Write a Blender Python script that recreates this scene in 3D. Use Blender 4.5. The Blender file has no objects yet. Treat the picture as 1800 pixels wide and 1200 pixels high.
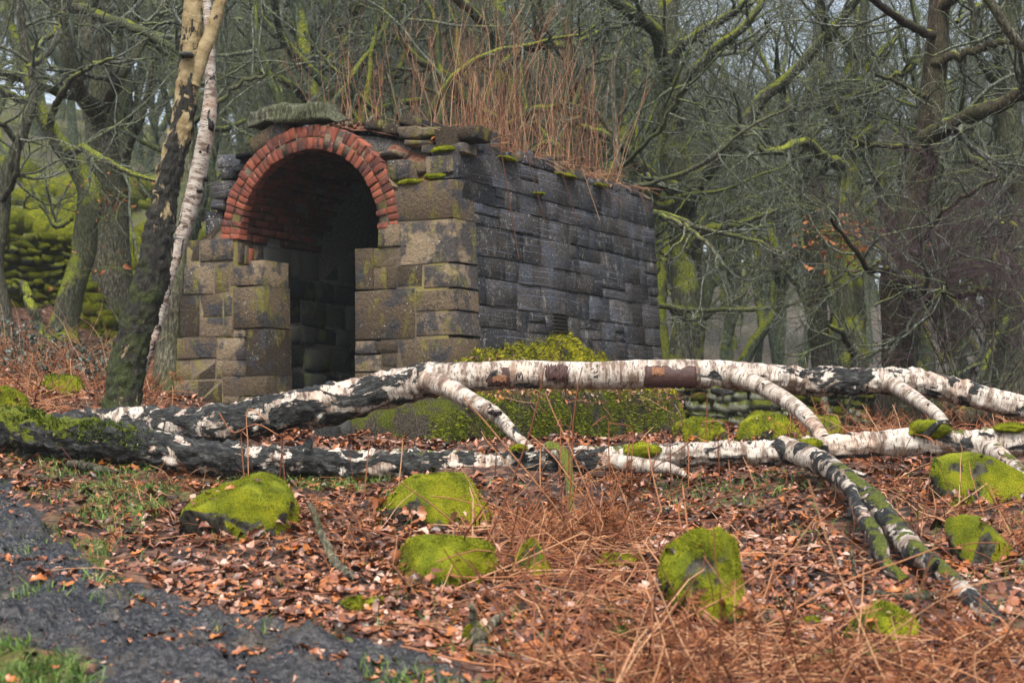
import bpy, math
import numpy as np
from mathutils import Vector

# ------------------------------------------------------------------ camera, sky, sun, exposure
scene = bpy.context.scene
COL = scene.collection
R = math.radians
F = 3000.0
PITCH = math.atan(180.0 / F)

cam_d = bpy.data.cameras.new('camera')
cam = bpy.data.objects.new('camera', cam_d)
COL.objects.link(cam)
cam_d.sensor_width = 36.0
cam_d.lens = 36.0 * F / 1800.0
cam.location = (0, 0, 0)
cam.rotation_euler = (math.pi / 2 + PITCH, 0, 0)
cam_d.clip_start = 0.1
cam_d.clip_end = 1000.0
cam_d.dof.use_dof = True
cam_d.dof.focus_distance = 11.5
cam_d.dof.aperture_fstop = 4.0
scene.camera = cam

SUN_EL, SUN_AZ = 56.0, -8.0      # azimuth measured from straight behind the camera, negative = from the left
world = bpy.data.worlds.new('World')
scene.world = world
world.use_nodes = True
wn = world.node_tree.nodes
wl = world.node_tree.links
wn.clear()
sky = wn.new('ShaderNodeTexSky')
sky.sky_type = 'NISHITA'
sky.sun_disc = False
sky.sun_elevation = R(SUN_EL)
sky.sun_rotation = R(180.0 - SUN_AZ)
sky.air_density = 1.0
sky.dust_density = 6.0
sky.ozone_density = 1.0
hs = wn.new('ShaderNodeHueSaturation')
hs.inputs['Saturation'].default_value = 0.62
bg = wn.new('ShaderNodeBackground')
bg.inputs['Strength'].default_value = 0.15
wo = wn.new('ShaderNodeOutputWorld')
wl.new(sky.outputs[0], hs.inputs['Color'])
wl.new(hs.outputs[0], bg.inputs['Color'])
wl.new(bg.outputs[0], wo.inputs['Surface'])

sun_d = bpy.data.lights.new('sun', 'SUN')
sun_d.energy = 1.5
sun_d.angle = R(12)
sun_d.color = (1.0, 0.975, 0.94)
sun = bpy.data.objects.new('sun', sun_d)
COL.objects.link(sun)
_az, _el = R(SUN_AZ), R(SUN_EL)
_sd = Vector((math.sin(_az) * math.cos(_el), -math.cos(_az) * math.cos(_el), math.sin(_el)))
sun.rotation_euler = _sd.to_track_quat('Z', 'Y').to_euler()

scene.render.engine = 'CYCLES'
scene.view_settings.view_transform = 'Standard'
scene.view_settings.look = 'None'
scene.view_settings.exposure = 1.12
scene.view_settings.gamma = 1.0
scene.view_settings.use_curve_mapping = False
scene.cycles.use_denoising = True
scene.cycles.max_bounces = 5
scene.cycles.diffuse_bounces = 3
scene.cycles.glossy_bounces = 2
scene.cycles.transmission_bounces = 2
scene.cycles.volume_bounces = 1
scene.cycles.transparent_max_bounces = 4

rng = np.random.default_rng(7)

# ------------------------------------------------------------------ maths helpers
CP, SP = math.cos(PITCH), math.sin(PITCH)

def P(px, py, d):
    """world point seen at photo pixel (px, py) at forward distance d"""
    rx, ry = (px - 900.0) / F, (600.0 - py) / F
    x, y, z = rx, CP - ry * SP, SP + ry * CP
    return np.array((x * d / y, d, z * d / y))

def PA(px, py, d):
    px, py, d = np.asarray(px, float), np.asarray(py, float), np.asarray(d, float)
    rx, ry = (px - 900.0) / F, (600.0 - py) / F
    y = CP - ry * SP
    return np.stack((rx * d / y, d + 0 * rx, (SP + ry * CP) * d / y), -1)

def proj(p):
    p = np.asarray(p, float)
    f = p[..., 1] * CP + p[..., 2] * SP
    u = -p[..., 1] * SP + p[..., 2] * CP
    f = np.maximum(f, 0.05)
    return 900 + F * p[..., 0] / f, 600 - F * u / f

def _hash(ix, iy, iz, seed):
    h = (ix.astype(np.int64) * 374761393 + iy.astype(np.int64) * 668265263 + iz.astype(np.int64) * 2147483647 + seed * 974711) & 0xffffffff
    h = ((h ^ (h >> 13)) * 1274126177) & 0xffffffff
    h = ((h ^ (h >> 16)) * 2246822519) & 0xffffffff
    return ((h ^ (h >> 15)) & 0xffffff) / 8388607.5 - 1.0

def noise(p, seed=0):
    p = np.asarray(p, float)
    i = np.floor(p)
    f = p - i
    f = f * f * f * (f * (f * 6 - 15) + 10)
    x, y, z = i[..., 0], i[..., 1], i[..., 2]
    r = 0
    for dx in (0, 1):
        wx = f[..., 0] if dx else 1 - f[..., 0]
        for dy in (0, 1):
            wy = f[..., 1] if dy else 1 - f[..., 1]
            for dz in (0, 1):
                wz = f[..., 2] if dz else 1 - f[..., 2]
                r = r + wx * wy * wz * _hash(x + dx, y + dy, z + dz, seed)
    return r

def fbm(p, octv=4, seed=0, gain=0.5):
    p = np.asarray(p, float)
    a, s, r = 1.0, 0.0, 0
    for o in range(octv):
        r = r + a * noise(p, seed + o * 17)
        s += a
        a *= gain
        p = p * 2.03 + 11.3
    return r / s

def spline(pts, k):
    """Catmull-Rom through the rows of pts, k samples"""
    pts = np.asarray(pts, float)
    m = len(pts)
    pp = np.vstack((2 * pts[0] - pts[1], pts, 2 * pts[-1] - pts[-2]))
    L = np.concatenate(([0], np.cumsum(np.linalg.norm(np.diff(pts[:, :3], axis=0), axis=1))))
    s = np.linspace(0, L[-1], k)
    i = np.clip(np.searchsorted(L, s, side='right') - 1, 0, m - 2)
    t = ((s - L[i]) / np.maximum(L[i + 1] - L[i], 1e-9))[:, None]
    p0, p1, p2, p3 = pp[i], pp[i + 1], pp[i + 2], pp[i + 3]
    return 0.5 * (2 * p1 + (p2 - p0) * t + (2 * p0 - 5 * p1 + 4 * p2 - p3) * t * t + (3 * p1 - p0 - 3 * p2 + p3) * t ** 3)

def unit(v):
    return v / np.maximum(np.linalg.norm(v, axis=-1, keepdims=True), 1e-9)

def inpoly(x, y, poly):
    x, y = np.asarray(x), np.asarray(y)
    ins = np.zeros(x.shape, bool)
    n = len(poly)
    for i in range(n):
        x0, y0 = poly[i]
        x1, y1 = poly[(i + 1) % n]
        c = ((y0 > y) != (y1 > y)) & (x < (x1 - x0) * (y - y0) / (y1 - y0 + 1e-12) + x0)
        ins ^= c
    return ins

# ------------------------------------------------------------------ mesh helpers
class Geo:
    def __init__(self):
        self.v, self.q, self.t, self.n = [], [], [], 0
        self.a = {}
    def add(self, v, q=None, t=None, **attrs):
        v = np.asarray(v, float).reshape(-1, 3)
        if q is not None and len(q):
            self.q.append(np.asarray(q, np.int64).reshape(-1, 4) + self.n)
        if t is not None and len(t):
            self.t.append(np.asarray(t, np.int64).reshape(-1, 3) + self.n)
        self.v.append(v)
        for k, x in attrs.items():
            self.a.setdefault(k, []).append(np.asarray(x, float))
        self.n += len(v)
        return self
    def arrays(self):
        V = np.concatenate(self.v) if self.v else np.zeros((0, 3))
        Q = np.concatenate(self.q) if self.q else np.zeros((0, 4), np.int64)
        T = np.concatenate(self.t) if self.t else np.zeros((0, 3), np.int64)
        return V, Q, T
    def mesh(self, name, mat, smooth=True, off=None):
        V, Q, T = self.arrays()
        if off is not None:
            V = V - np.asarray(off)
        me = bpy.data.meshes.new(name)
        me.vertices.add(len(V))
        me.vertices.foreach_set('co', V.astype(np.float32).ravel())
        loops = np.concatenate((T.ravel(), Q.ravel())).astype(np.int32)
        me.loops.add(len(loops))
        me.loops.foreach_set('vertex_index', loops)
        me.polygons.add(len(T) + len(Q))
        st = np.concatenate((np.arange(len(T)) * 3, len(T) * 3 + np.arange(len(Q)) * 4)).astype(np.int32)
        me.polygons.foreach_set('loop_start', st)
        if smooth:
            me.polygons.foreach_set('use_smooth', np.ones(len(st), bool))
        for k, xs in self.a.items():
            x = np.concatenate(xs)
            at = me.attributes.new(k, 'FLOAT_VECTOR' if x.ndim == 2 else 'FLOAT', 'POINT')
            at.data.foreach_set('vector' if x.ndim == 2 else 'value', x.astype(np.float32).ravel())
        me.update(calc_edges=True)
        me.materials.append(mat)
        return me

def link(name, me, parent=None, loc=None, label=None, cat=None, group=None, kind=None):
    o = bpy.data.objects.new(name, me)
    COL.objects.link(o)
    if parent is not None:
        o.parent = parent
    if loc is not None:
        o.location = [float(c) for c in loc]
    for k, x in (('label', label), ('category', cat), ('group', group), ('kind', kind)):
        if x:
            o[k] = x
    return o

def thing(name, label, cat, loc, group=None):
    return link(name, None, None, loc, label, cat, group)

def base(parent):
    return np.array(parent.location)

def part(name, geo, mat, parent, smooth=True, kind=None, label=None):
    return link(name, geo.mesh(name, mat, smooth, base(parent)), parent, None, label, None, None, kind)

def tubes(pts, rad, n):
    """pts (b,k,3), rad (b,k) -> verts, quads of n-sided tubes"""
    b, k, _ = pts.shape
    T = unit(np.gradient(pts, axis=1))
    mean = np.abs(unit(pts[:, -1] - pts[:, 0]))
    ref = np.eye(3)[np.argmin(mean, axis=1)][:, None, :]
    N = unit(np.cross(T, np.broadcast_to(ref, T.shape)))
    B = np.cross(T, N)
    th = np.arange(n) * 2 * math.pi / n
    V = pts[:, :, None] + rad[:, :, None, None] * (np.cos(th)[:, None] * N[:, :, None] + np.sin(th)[:, None] * B[:, :, None])
    ib, ik, ij = np.meshgrid(np.arange(b), np.arange(k - 1), np.arange(n), indexing='ij')
    jj = (ij + 1) % n
    o = ib * k * n
    Q = np.stack((o + ik * n + ij, o + ik * n + jj, o + (ik + 1) * n + jj, o + (ik + 1) * n + ij), -1).reshape(-1, 4)
    return V.reshape(-1, 3), Q

def add_tubes(g, pts, rad, n):
    if len(pts):
        V, Q = tubes(pts, rad, n)
        g.add(V, Q)
    return g

def grid_quads(r, c, wrap=False):
    i, j = np.meshgrid(np.arange(r - 1), np.arange(c if wrap else c - 1), indexing='ij')
    j2 = (j + 1) % c
    return np.stack((i * c + j, i * c + j2, (i + 1) * c + j2, (i + 1) * c + j), -1).reshape(-1, 4)

def ico(sub):
    import bmesh
    bm = bmesh.new()
    bmesh.ops.create_icosphere(bm, subdivisions=sub, radius=1.0)
    v = np.array([x.co[:] for x in bm.verts])
    t = np.array([[w.index for w in f.verts] for f in bm.faces])
    bm.free()
    return v, t
ICO = {s: ico(s) for s in (2, 3, 5, 6)}

def _cube_ball():
    """a 26-point box-like lump, 48 triangles"""
    g = np.array((-1, 0, 1), float)
    pts, idx, quads = [], {}, []
    for f in range(6):
        ax, sg = f // 2, (-1 if f % 2 else 1)
        ids = np.zeros((3, 3), int)
        for i in range(3):
            for j in range(3):
                p = [0, 0, 0]
                p[ax] = sg
                p[(ax + 1) % 3] = g[i] * sg
                p[(ax + 2) % 3] = g[j]
                key = tuple(p)
                if key not in idx:
                    idx[key] = len(pts)
                    pts.append(p)
                ids[i, j] = idx[key]
        for i in range(2):
            for j in range(2):
                quads.append((ids[i, j], ids[i + 1, j], ids[i + 1, j + 1], ids[i, j + 1]))
    return np.array(pts, float), np.array(quads)
CB_V, CB_Q = _cube_ball()

def lump(size, seed, boxy=0.55, rough=0.14):
    r = np.random.default_rng(seed)
    v = CB_V * boxy + unit(CB_V) * (1 - boxy) * 1.15
    v = v + r.uniform(-rough, rough, v.shape)
    return v * np.asarray(size)

def hexstone(q, inward, seed, chamfer=0.012, rough=0.008):
    """block whose front face is the quad q (bl, br, tr, tl), going back by the vector inward; 42 triangles"""
    r = np.random.default_rng(seed)
    q = np.asarray(q, float)
    inward = np.asarray(inward, float)
    w = np.linalg.norm(q[1] - q[0])
    h = np.linalg.norm(q[3] - q[0])
    nrm = unit(np.cross(q[1] - q[0], q[3] - q[0]))
    if np.dot(nrm, inward) > 0:
        nrm = -nrm
    q = q + r.uniform(-rough, rough, (4, 1)) * unit(q[1] - q[0]) + r.uniform(-rough, rough, (4, 1)) * unit(q[3] - q[0])
    cu, cv = min(0.3, chamfer * 1.3 / w), min(0.3, chamfer * 1.3 / h)
    tu, tv = (0, cu, 1 - cu, 1), (0, cv, 1 - cv, 1)
    V = []
    for j, b in enumerate(tv):
        for i, a in enumerate(tu):
            p = (q[0] * (1 - a) + q[1] * a) * (1 - b) + (q[3] * (1 - a) + q[2] * a) * b
            edge = (i in (0, 3)) or (j in (0, 3))
            corner = (i in (0, 3)) and (j in (0, 3))
            off = -chamfer * (1.5 if corner else 1.0) if edge else 0.0
            p = p + nrm * (off + r.uniform(-rough, rough))
            V.append(p)
    V = np.array(V)
    ring = [0, 1, 2, 3, 7, 11, 15, 14, 13, 12, 8, 4]
    back = V[ring] + inward
    Q = list(grid_quads(4, 4))
    for k in range(12):
        k2 = (k + 1) % 12
        Q.append((ring[k2], ring[k], 16 + k, 16 + k2))
    V = np.vstack((V, back))
    Q = np.array(Q)
    f = np.cross(V[Q[4][1]] - V[Q[4][0]], V[Q[4][2]] - V[Q[4][0]])
    if np.dot(f, nrm) < 0:
        Q = Q[:, ::-1]
    return V, Q

# ------------------------------------------------------------------ material helpers
class M:
    def __init__(self, name, rough=0.8, spec=0.3):
        self.m = bpy.data.materials.new(name)
        self.m.use_nodes = True
        self.nt = self.m.node_tree
        self.nt.nodes.clear()
        self.out = self.node('ShaderNodeOutputMaterial')
        self.bsdf = self.node('ShaderNodeBsdfPrincipled')
        self.set(self.bsdf, 'Roughness', rough)
        self.set(self.bsdf, 'Specular IOR Level', spec)
        self.nt.links.new(self.bsdf.outputs[0], self.out.inputs['Surface'])
    def node(self, t, **kw):
        n = self.nt.nodes.new(t)
        for k, v in kw.items():
            setattr(n, k, v)
        return n
    def set(self, n, key, v):
        s = n.inputs[key]
        if hasattr(v, 'is_output') or isinstance(v, bpy.types.NodeSocket):
            self.nt.links.new(v, s)
        else:
            if isinstance(v, (tuple, list)) and len(v) == 3 and s.type == 'RGBA':
                v = (*v, 1.0)
            s.default_value = v
    def coord(self, kind='Object'):
        return self.node('ShaderNodeTexCoord').outputs[kind]
    def attr(self, name, out='Fac'):
        return self.node('ShaderNodeAttribute', attribute_name=name).outputs[out]
    def mapping(self, vec, scale=(1, 1, 1), loc=(0, 0, 0)):
        n = self.node('ShaderNodeMapping')
        self.set(n, 'Vector', vec)
        n.inputs['Scale'].default_value = scale
        n.inputs['Location'].default_value = loc
        return n.outputs[0]
    def noise(self, vec, scale, detail=4, rough=0.55, dist=0.0):
        n = self.node('ShaderNodeTexNoise')
        self.set(n, 'Vector', vec)
        n.inputs['Scale'].default_value = scale
        n.inputs['Detail'].default_value = detail
        n.inputs['Roughness'].default_value = rough
        n.inputs['Distortion'].default_value = dist
        return n.outputs['Fac']
    def voronoi(self, vec, scale, feature='F1', out='Distance'):
        n = self.node('ShaderNodeTexVoronoi', feature=feature)
        self.set(n, 'Vector', vec)
        n.inputs['Scale'].default_value = scale
        return n.outputs[out]
    def ramp(self, fac, stops, interp='LINEAR'):
        n = self.node('ShaderNodeValToRGB')
        self.set(n, 'Fac', fac)
        e = n.color_ramp.elements
        n.color_ramp.interpolation = interp
        while len(e) < len(stops):
            e.new(0.5)
        for el, (p, c) in zip(e, stops):
            el.position = p
            el.color = (c, c, c, 1) if isinstance(c, (int, float)) else (*c, 1)
        return n.outputs['Color']
    def step(self, fac, lo, hi):
        n = self.node('ShaderNodeMapRange')
        n.interpolation_type = 'SMOOTHSTEP'
        self.set(n, 'Value', fac)
        self.set(n, 'From Min', lo)
        self.set(n, 'From Max', hi)
        return n.outputs[0]
    def mix(self, fac, a, b, blend='MIX'):
        n = self.node('ShaderNodeMix', data_type='RGBA', blend_type=blend)
        self.set(n, 0, fac)
        for key, v in ((6, a), (7, b)):
            self.set(n, key, v)
        return n.outputs[2]
    def math(self, op, a, b=0.0, clamp=False):
        n = self.node('ShaderNodeMath', operation=op, use_clamp=clamp)
        self.set(n, 0, a)
        self.set(n, 1, b)
        return n.outputs[0]
    def normal_z(self):
        g = self.node('ShaderNodeNewGeometry')
        s = self.node('ShaderNodeSeparateXYZ')
        self.set(s, 0, g.outputs['Normal'])
        return s.outputs[2]
    def sep(self, vec, i):
        s = self.node('ShaderNodeSeparateXYZ')
        self.set(s, 0, vec)
        return s.outputs[i]
    def island(self):
        return self.node('ShaderNodeNewGeometry').outputs['Random Per Island']
    def objrand(self):
        return self.node('ShaderNodeObjectInfo').outputs['Random']
    def bump(self, height, strength=0.5, dist=0.02, prev=None):
        n = self.node('ShaderNodeBump')
        n.inputs['Strength'].default_value = strength
        n.inputs['Distance'].default_value = dist
        self.set(n, 'Height', height)
        if prev is not None:
            self.set(n, 'Normal', prev)
        return n.outputs[0]
    def done(self, color, rough=None, normal=None, spec=None):
        self.set(self.bsdf, 'Base Color', color)
        if rough is not None:
            self.set(self.bsdf, 'Roughness', rough)
        if normal is not None:
            self.set(self.bsdf, 'Normal', normal)
        if spec is not None:
            self.set(self.bsdf, 'Specular IOR Level', spec)
        return self.m

MOSS_D, MOSS_M, MOSS_L = (0.045, 0.055, 0.005), (0.13, 0.155, 0.007), (0.28, 0.28, 0.014)

def mat_moss(name, dull=1.0):
    m = M(name, 0.95, 0.1)
    c = m.coord()
    n1 = m.noise(c, 9, 4)
    n2 = m.noise(c, 160, 3, 0.7)
    v = m.math('ADD', m.math('MULTIPLY', n1, 0.65), m.math('MULTIPLY', n2, 0.35))
    sc = lambda k: tuple(x * dull for x in k)
    col = m.ramp(v, [(0.33, sc(MOSS_D)), (0.47, sc(MOSS_M)), (0.62, sc(MOSS_L))])
    return m.done(col, normal=m.bump(n2, 0.8, 0.02))

def mat_fuzz(name, a=MOSS_M, b=MOSS_L):
    m = M(name, 0.9, 0.15)
    v = m.math('ADD', m.math('MULTIPLY', m.island(), 0.42), m.math('MULTIPLY', m.noise(m.coord(), 8, 5, 0.65), 0.85))
    col = m.ramp(v, [(0.42, tuple(x * 0.22 for x in a)), (0.60, a), (0.84, b)])
    return m.done(col)

def mat_boulder():
    m = M('boulder_moss', 0.95, 0.15)
    c = m.coord()
    n1 = m.noise(c, 6, 5)
    n2 = m.noise(c, 130, 3, 0.7)
    v = m.math('ADD', m.math('MULTIPLY', n1, 0.6), m.math('MULTIPLY', n2, 0.4))
    moss = m.ramp(v, [(0.36, MOSS_D), (0.48, MOSS_M), (0.62, MOSS_L)])
    rock = m.ramp(m.noise(c, 25, 5), [(0.36, (0.018, 0.018, 0.014)), (0.64, (0.11, 0.105, 0.08))])
    k = m.math('ADD', m.math('MULTIPLY', m.normal_z(), 0.45), m.noise(c, 7, 4, 0.6))
    k = m.step(k, 0.46, 0.53)
    return m.done(m.mix(k, rock, moss), normal=m.bump(n2, 0.9, 0.02))

def mat_sandstone():
    m = M('brown_sandstone', 0.88, 0.25)
    c = m.coord()
    r = m.objrand()
    grain = m.noise(c, 90, 5, 0.7)
    big = m.noise(c, 4.5, 5, 0.6)
    col = m.ramp(m.math('ADD', m.math('MULTIPLY', grain, 0.6), m.math('MULTIPLY', r, 0.4)),
                 [(0.33, (0.034, 0.025, 0.016)), (0.5, (0.118, 0.086, 0.054)), (0.66, (0.23, 0.175, 0.112))])
    soot = m.step(m.math('ADD', m.math('ADD', big, m.math('MULTIPLY', r, 0.16)), m.math('MULTIPLY', m.noise(c, 16, 5, 0.7), 0.25)), 0.68, 0.80)
    col = m.mix(m.math('MULTIPLY', soot, 0.85), col, m.ramp(grain, [(0.35, (0.008, 0.009, 0.013)), (0.65, (0.045, 0.048, 0.058))]))
    alg = m.step(m.noise(m.mapping(c, (1, 1, 0.45)), 5.5, 6, 0.68), 0.535, 0.63)
    col = m.mix(m.math('MULTIPLY', alg, 0.75), col, (0.15, 0.135, 0.02))
    lich = m.step(m.noise(c, 60, 3, 0.6), 0.64, 0.67)
    patch = m.step(m.noise(c, 3.5, 2), 0.50, 0.62)
    col = m.mix(m.math('MULTIPLY', m.math('MULTIPLY', lich, patch), 0.85), col, (0.46, 0.47, 0.40))
    wide = m.step(m.noise(c, 12, 6, 0.75), 0.61, 0.68)
    col = m.mix(m.math('MULTIPLY', wide, 0.55), col, (0.30, 0.33, 0.27))
    h = m.math('ADD', m.math('MULTIPLY', grain, 0.4), m.noise(c, 28, 5, 0.65))
    return m.done(col, rough=m.math('SUBTRACT', 0.92, m.math('MULTIPLY', soot, 0.3)), normal=m.bump(h, 1.0, 0.045))

def mat_darkstone():
    m = M('soot_dark_stone', 0.6, 0.4)
    c = m.coord()
    r = m.objrand()
    grain = m.noise(c, 70, 5, 0.75)
    big = m.noise(c, 3.2, 5, 0.65)
    col = m.ramp(m.math('ADD', m.math('MULTIPLY', grain, 0.7), m.math('MULTIPLY', r, 0.3)),
                 [(0.37, (0.003, 0.004, 0.007)), (0.5, (0.014, 0.018, 0.028)), (0.63, (0.062, 0.072, 0.098))])
    brown = m.step(m.math('ADD', big, m.math('MULTIPLY', r, 0.12)), 0.50, 0.60)
    col = m.mix(m.math('MULTIPLY', brown, 0.75), col, m.ramp(grain, [(0.38, (0.010, 0.009, 0.008)), (0.63, (0.09, 0.072, 0.056))]))
    # horizontal drill grooves left by the quarrymen
    z = m.sep(c, 2)
    wob = m.math('ADD', m.math('MULTIPLY', z, 1.0), m.math('MULTIPLY', m.noise(c, 2.0, 2), 0.07))
    w = m.math('ABSOLUTE', m.math('SINE', m.math('MULTIPLY', wob, 52.0)))
    groove = m.step(w, 0.25, 0.0)
    band = m.step(m.noise(m.mapping(c, (0.5, 0.5, 2.4)), 2.6, 4, 0.6), 0.47, 0.56)
    gr = m.math('MULTIPLY', groove, band)
    col = m.mix(m.math('MULTIPLY', gr, 0.8), col, (0.24, 0.28, 0.36))
    pale = m.step(m.noise(m.mapping(c, (1, 1, 0.6)), 9, 7, 0.78), 0.555, 0.63)
    col = m.mix(m.math('MULTIPLY', pale, 0.75), col, m.ramp(grain, [(0.4, (0.09, 0.09, 0.085)), (0.6, (0.34, 0.33, 0.29))]))
    spots = m.step(m.noise(c, 48, 2, 0.5), 0.665, 0.69)
    col = m.mix(m.math('MULTIPLY', spots, 0.7), col, (0.5, 0.5, 0.46))
    h = m.math('ADD', m.math('ADD', m.math('MULTIPLY', grain, 0.5), m.noise(c, 24, 5, 0.65)), m.math('MULTIPLY', gr, -0.5))
    return m.done(col, rough=m.ramp(big, [(0.4, 0.42), (0.65, 0.75)]), normal=m.bump(h, 1.0, 0.05))

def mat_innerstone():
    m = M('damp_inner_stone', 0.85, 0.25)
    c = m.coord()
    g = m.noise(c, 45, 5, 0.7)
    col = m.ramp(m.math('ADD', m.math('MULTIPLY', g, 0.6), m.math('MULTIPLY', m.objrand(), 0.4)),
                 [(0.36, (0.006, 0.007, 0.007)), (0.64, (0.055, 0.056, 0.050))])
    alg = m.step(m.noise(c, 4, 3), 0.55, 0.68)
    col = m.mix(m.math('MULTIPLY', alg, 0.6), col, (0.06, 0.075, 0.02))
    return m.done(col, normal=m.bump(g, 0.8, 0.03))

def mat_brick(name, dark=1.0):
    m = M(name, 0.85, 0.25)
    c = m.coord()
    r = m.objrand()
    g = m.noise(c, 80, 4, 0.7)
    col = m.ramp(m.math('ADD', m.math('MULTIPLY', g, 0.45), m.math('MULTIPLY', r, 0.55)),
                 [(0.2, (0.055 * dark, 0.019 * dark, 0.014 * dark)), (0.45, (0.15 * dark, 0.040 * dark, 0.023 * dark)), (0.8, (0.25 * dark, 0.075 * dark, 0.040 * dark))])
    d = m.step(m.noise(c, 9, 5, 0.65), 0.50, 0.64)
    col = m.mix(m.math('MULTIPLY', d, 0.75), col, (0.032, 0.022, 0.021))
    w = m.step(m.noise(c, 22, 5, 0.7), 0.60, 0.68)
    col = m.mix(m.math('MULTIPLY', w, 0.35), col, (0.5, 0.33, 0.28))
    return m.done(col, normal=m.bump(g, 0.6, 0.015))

def mat_mortar():
    m = M('old_lime_mortar', 0.95, 0.15)
    c = m.coord()
    g = m.noise(c, 60, 5, 0.7)
    col = m.ramp(g, [(0.3, (0.045, 0.035, 0.024)), (0.7, (0.17, 0.135, 0.095))])
    col = m.mix(m.math('MULTIPLY', m.step(m.noise(c, 3, 3), 0.50, 0.6), 0.6), col, (0.16, 0.14, 0.03))
    return m.done(col, normal=m.bump(g, 0.6, 0.02))

def mat_soil():
    m = M('red_brown_soil', 0.95, 0.15)
    c = m.coord()
    g = m.noise(c, 35, 6, 0.7)
    col = m.ramp(g, [(0.3, (0.05, 0.022, 0.014)), (0.55, (0.16, 0.075, 0.048)), (0.75, (0.26, 0.14, 0.09))])
    return m.done(col, normal=m.bump(g, 0.9, 0.04))

def mat_ground():
    m = M('woodland_floor', 0.75, 0.3)
    c = m.coord()
    f1 = m.voronoi(c, 22, out='Color')
    f2 = m.noise(c, 40, 5, 0.75)
    big = m.noise(c, 0.9, 5, 0.6)
    leaf = m.ramp(m.math('ADD', m.math('MULTIPLY', m.sep(f1, 0), 0.55), m.math('MULTIPLY', f2, 0.45)),
                  [(0.3, (0.016, 0.009, 0.006)), (0.5, (0.065, 0.031, 0.019)), (0.68, (0.14, 0.065, 0.036)), (0.85, (0.22, 0.14, 0.10))])
    green = m.ramp(f2, [(0.35, (0.02, 0.03, 0.006)), (0.65, (0.15, 0.17, 0.018))])
    ga = m.attr('green')
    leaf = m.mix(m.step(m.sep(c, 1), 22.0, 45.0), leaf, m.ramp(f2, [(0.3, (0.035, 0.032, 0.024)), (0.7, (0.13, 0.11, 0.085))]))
    k = m.step(m.math('ADD', m.math('MULTIPLY', big, 0.8), ga), 0.75, 0.95)
    col = m.mix(k, leaf, green)
    rel = m.math('ADD', f2, m.math('MULTIPLY', m.sep(f1, 1), 0.5))
    return m.done(col, rough=m.ramp(m.noise(c, 5, 4), [(0.4, 0.5), (0.6, 0.85)]), normal=m.bump(rel, 0.8, 0.03))

def mat_path():
    m = M('wet_black_mud', 0.5, 0.42)
    c = m.coord()
    g = m.noise(c, 55, 6, 0.75)
    b = m.noise(c, 5, 5, 0.65)
    col = m.ramp(g, [(0.37, (0.002, 0.0021, 0.0025)), (0.5, (0.013, 0.0135, 0.015)), (0.63, (0.06, 0.058, 0.058))])
    br = m.step(m.noise(c, 3.2, 6, 0.7), 0.50, 0.62)
    col = m.mix(m.math('MULTIPLY', br, 0.4), col, (0.075, 0.055, 0.03))
    ro = m.ramp(m.noise(c, 9, 5, 0.65), [(0.42, 0.20), (0.60, 0.55)])
    h = m.math('ADD', m.math('MULTIPLY', g, 0.12), m.math('ADD', m.noise(c, 11, 4, 0.6), m.math('MULTIPLY', b, 0.8)))
    return m.done(col, rough=ro, normal=m.bump(h, 0.7, 0.08))

def mat_birch():
    m = M('birch_bark', 0.7, 0.3)
    b = m.attr('bark', 'Vector')
    dark = m.attr('dark')
    mossa = m.attr('moss')
    fine = m.noise(b, 60, 4, 0.7)
    white = m.ramp(m.noise(m.mapping(b, (6, 6, 22)), 1.0, 4), [(0.38, (0.13, 0.088, 0.062)), (0.47, (0.29, 0.245, 0.20)), (0.60, (0.42, 0.385, 0.33))])
    pink = m.step(m.noise(b, 2.6, 2), 0.52, 0.66)
    white = m.mix(m.math('MULTIPLY', pink, 0.35), white, (0.50, 0.34, 0.24))
    len_ = m.step(m.noise(m.mapping(b, (26, 26, 85)), 1.0, 2, 0.55), 0.56, 0.61)
    col = m.mix(m.math('MULTIPLY', len_, 0.8), white, (0.075, 0.045, 0.035))
    n = m.noise(m.mapping(b, (9, 9, 5.0)), 1.0, 6, 0.62, 0.6)
    thr = m.math('SUBTRACT', 0.735, m.math('MULTIPLY', dark, 0.39))
    blk = m.step(n, thr, m.math('ADD', thr, 0.02))
    bark = m.ramp(m.noise(m.mapping(b, (30, 30, 14)), 1.0, 5, 0.7), [(0.38, (0.004, 0.0045, 0.005)), (0.52, (0.018, 0.019, 0.018)), (0.66, (0.075, 0.078, 0.070))])
    col = m.mix(blk, col, bark)
    # thin dark rings round the stem
    ring = m.step(m.noise(m.mapping(b, (2, 2, 9)), 1.0, 5, 0.7), 0.655, 0.675)
    col = m.mix(m.math('MULTIPLY', ring, 0.9), col, (0.025, 0.02, 0.02))
    mv = m.math('ADD', m.math('ADD', m.math('MULTIPLY', m.normal_z(), 0.22), m.noise(b, 9, 5, 0.65)), m.math('MULTIPLY', mossa, 0.4))
    mk = m.step(mv, 0.86, 0.92)
    mc = m.ramp(fine, [(0.3, MOSS_D), (0.55, MOSS_M), (0.75, (0.2, 0.21, 0.02))])
    col = m.mix(mk, col, mc)
    h = m.math('ADD', m.math('MULTIPLY', m.math('MULTIPLY', blk, m.noise(m.mapping(b, (26, 26, 12)), 1.0, 5, 0.7)), 1.6), m.math('MULTIPLY', fine, 0.25))
    h = m.math('ADD', h, m.math('MULTIPLY', mk, fine))
    return m.done(col, rough=m.mix(blk, (0.6, 0.6, 0.6), (0.55, 0.55, 0.55)), normal=m.bump(h, 1.0, 0.03))

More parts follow.
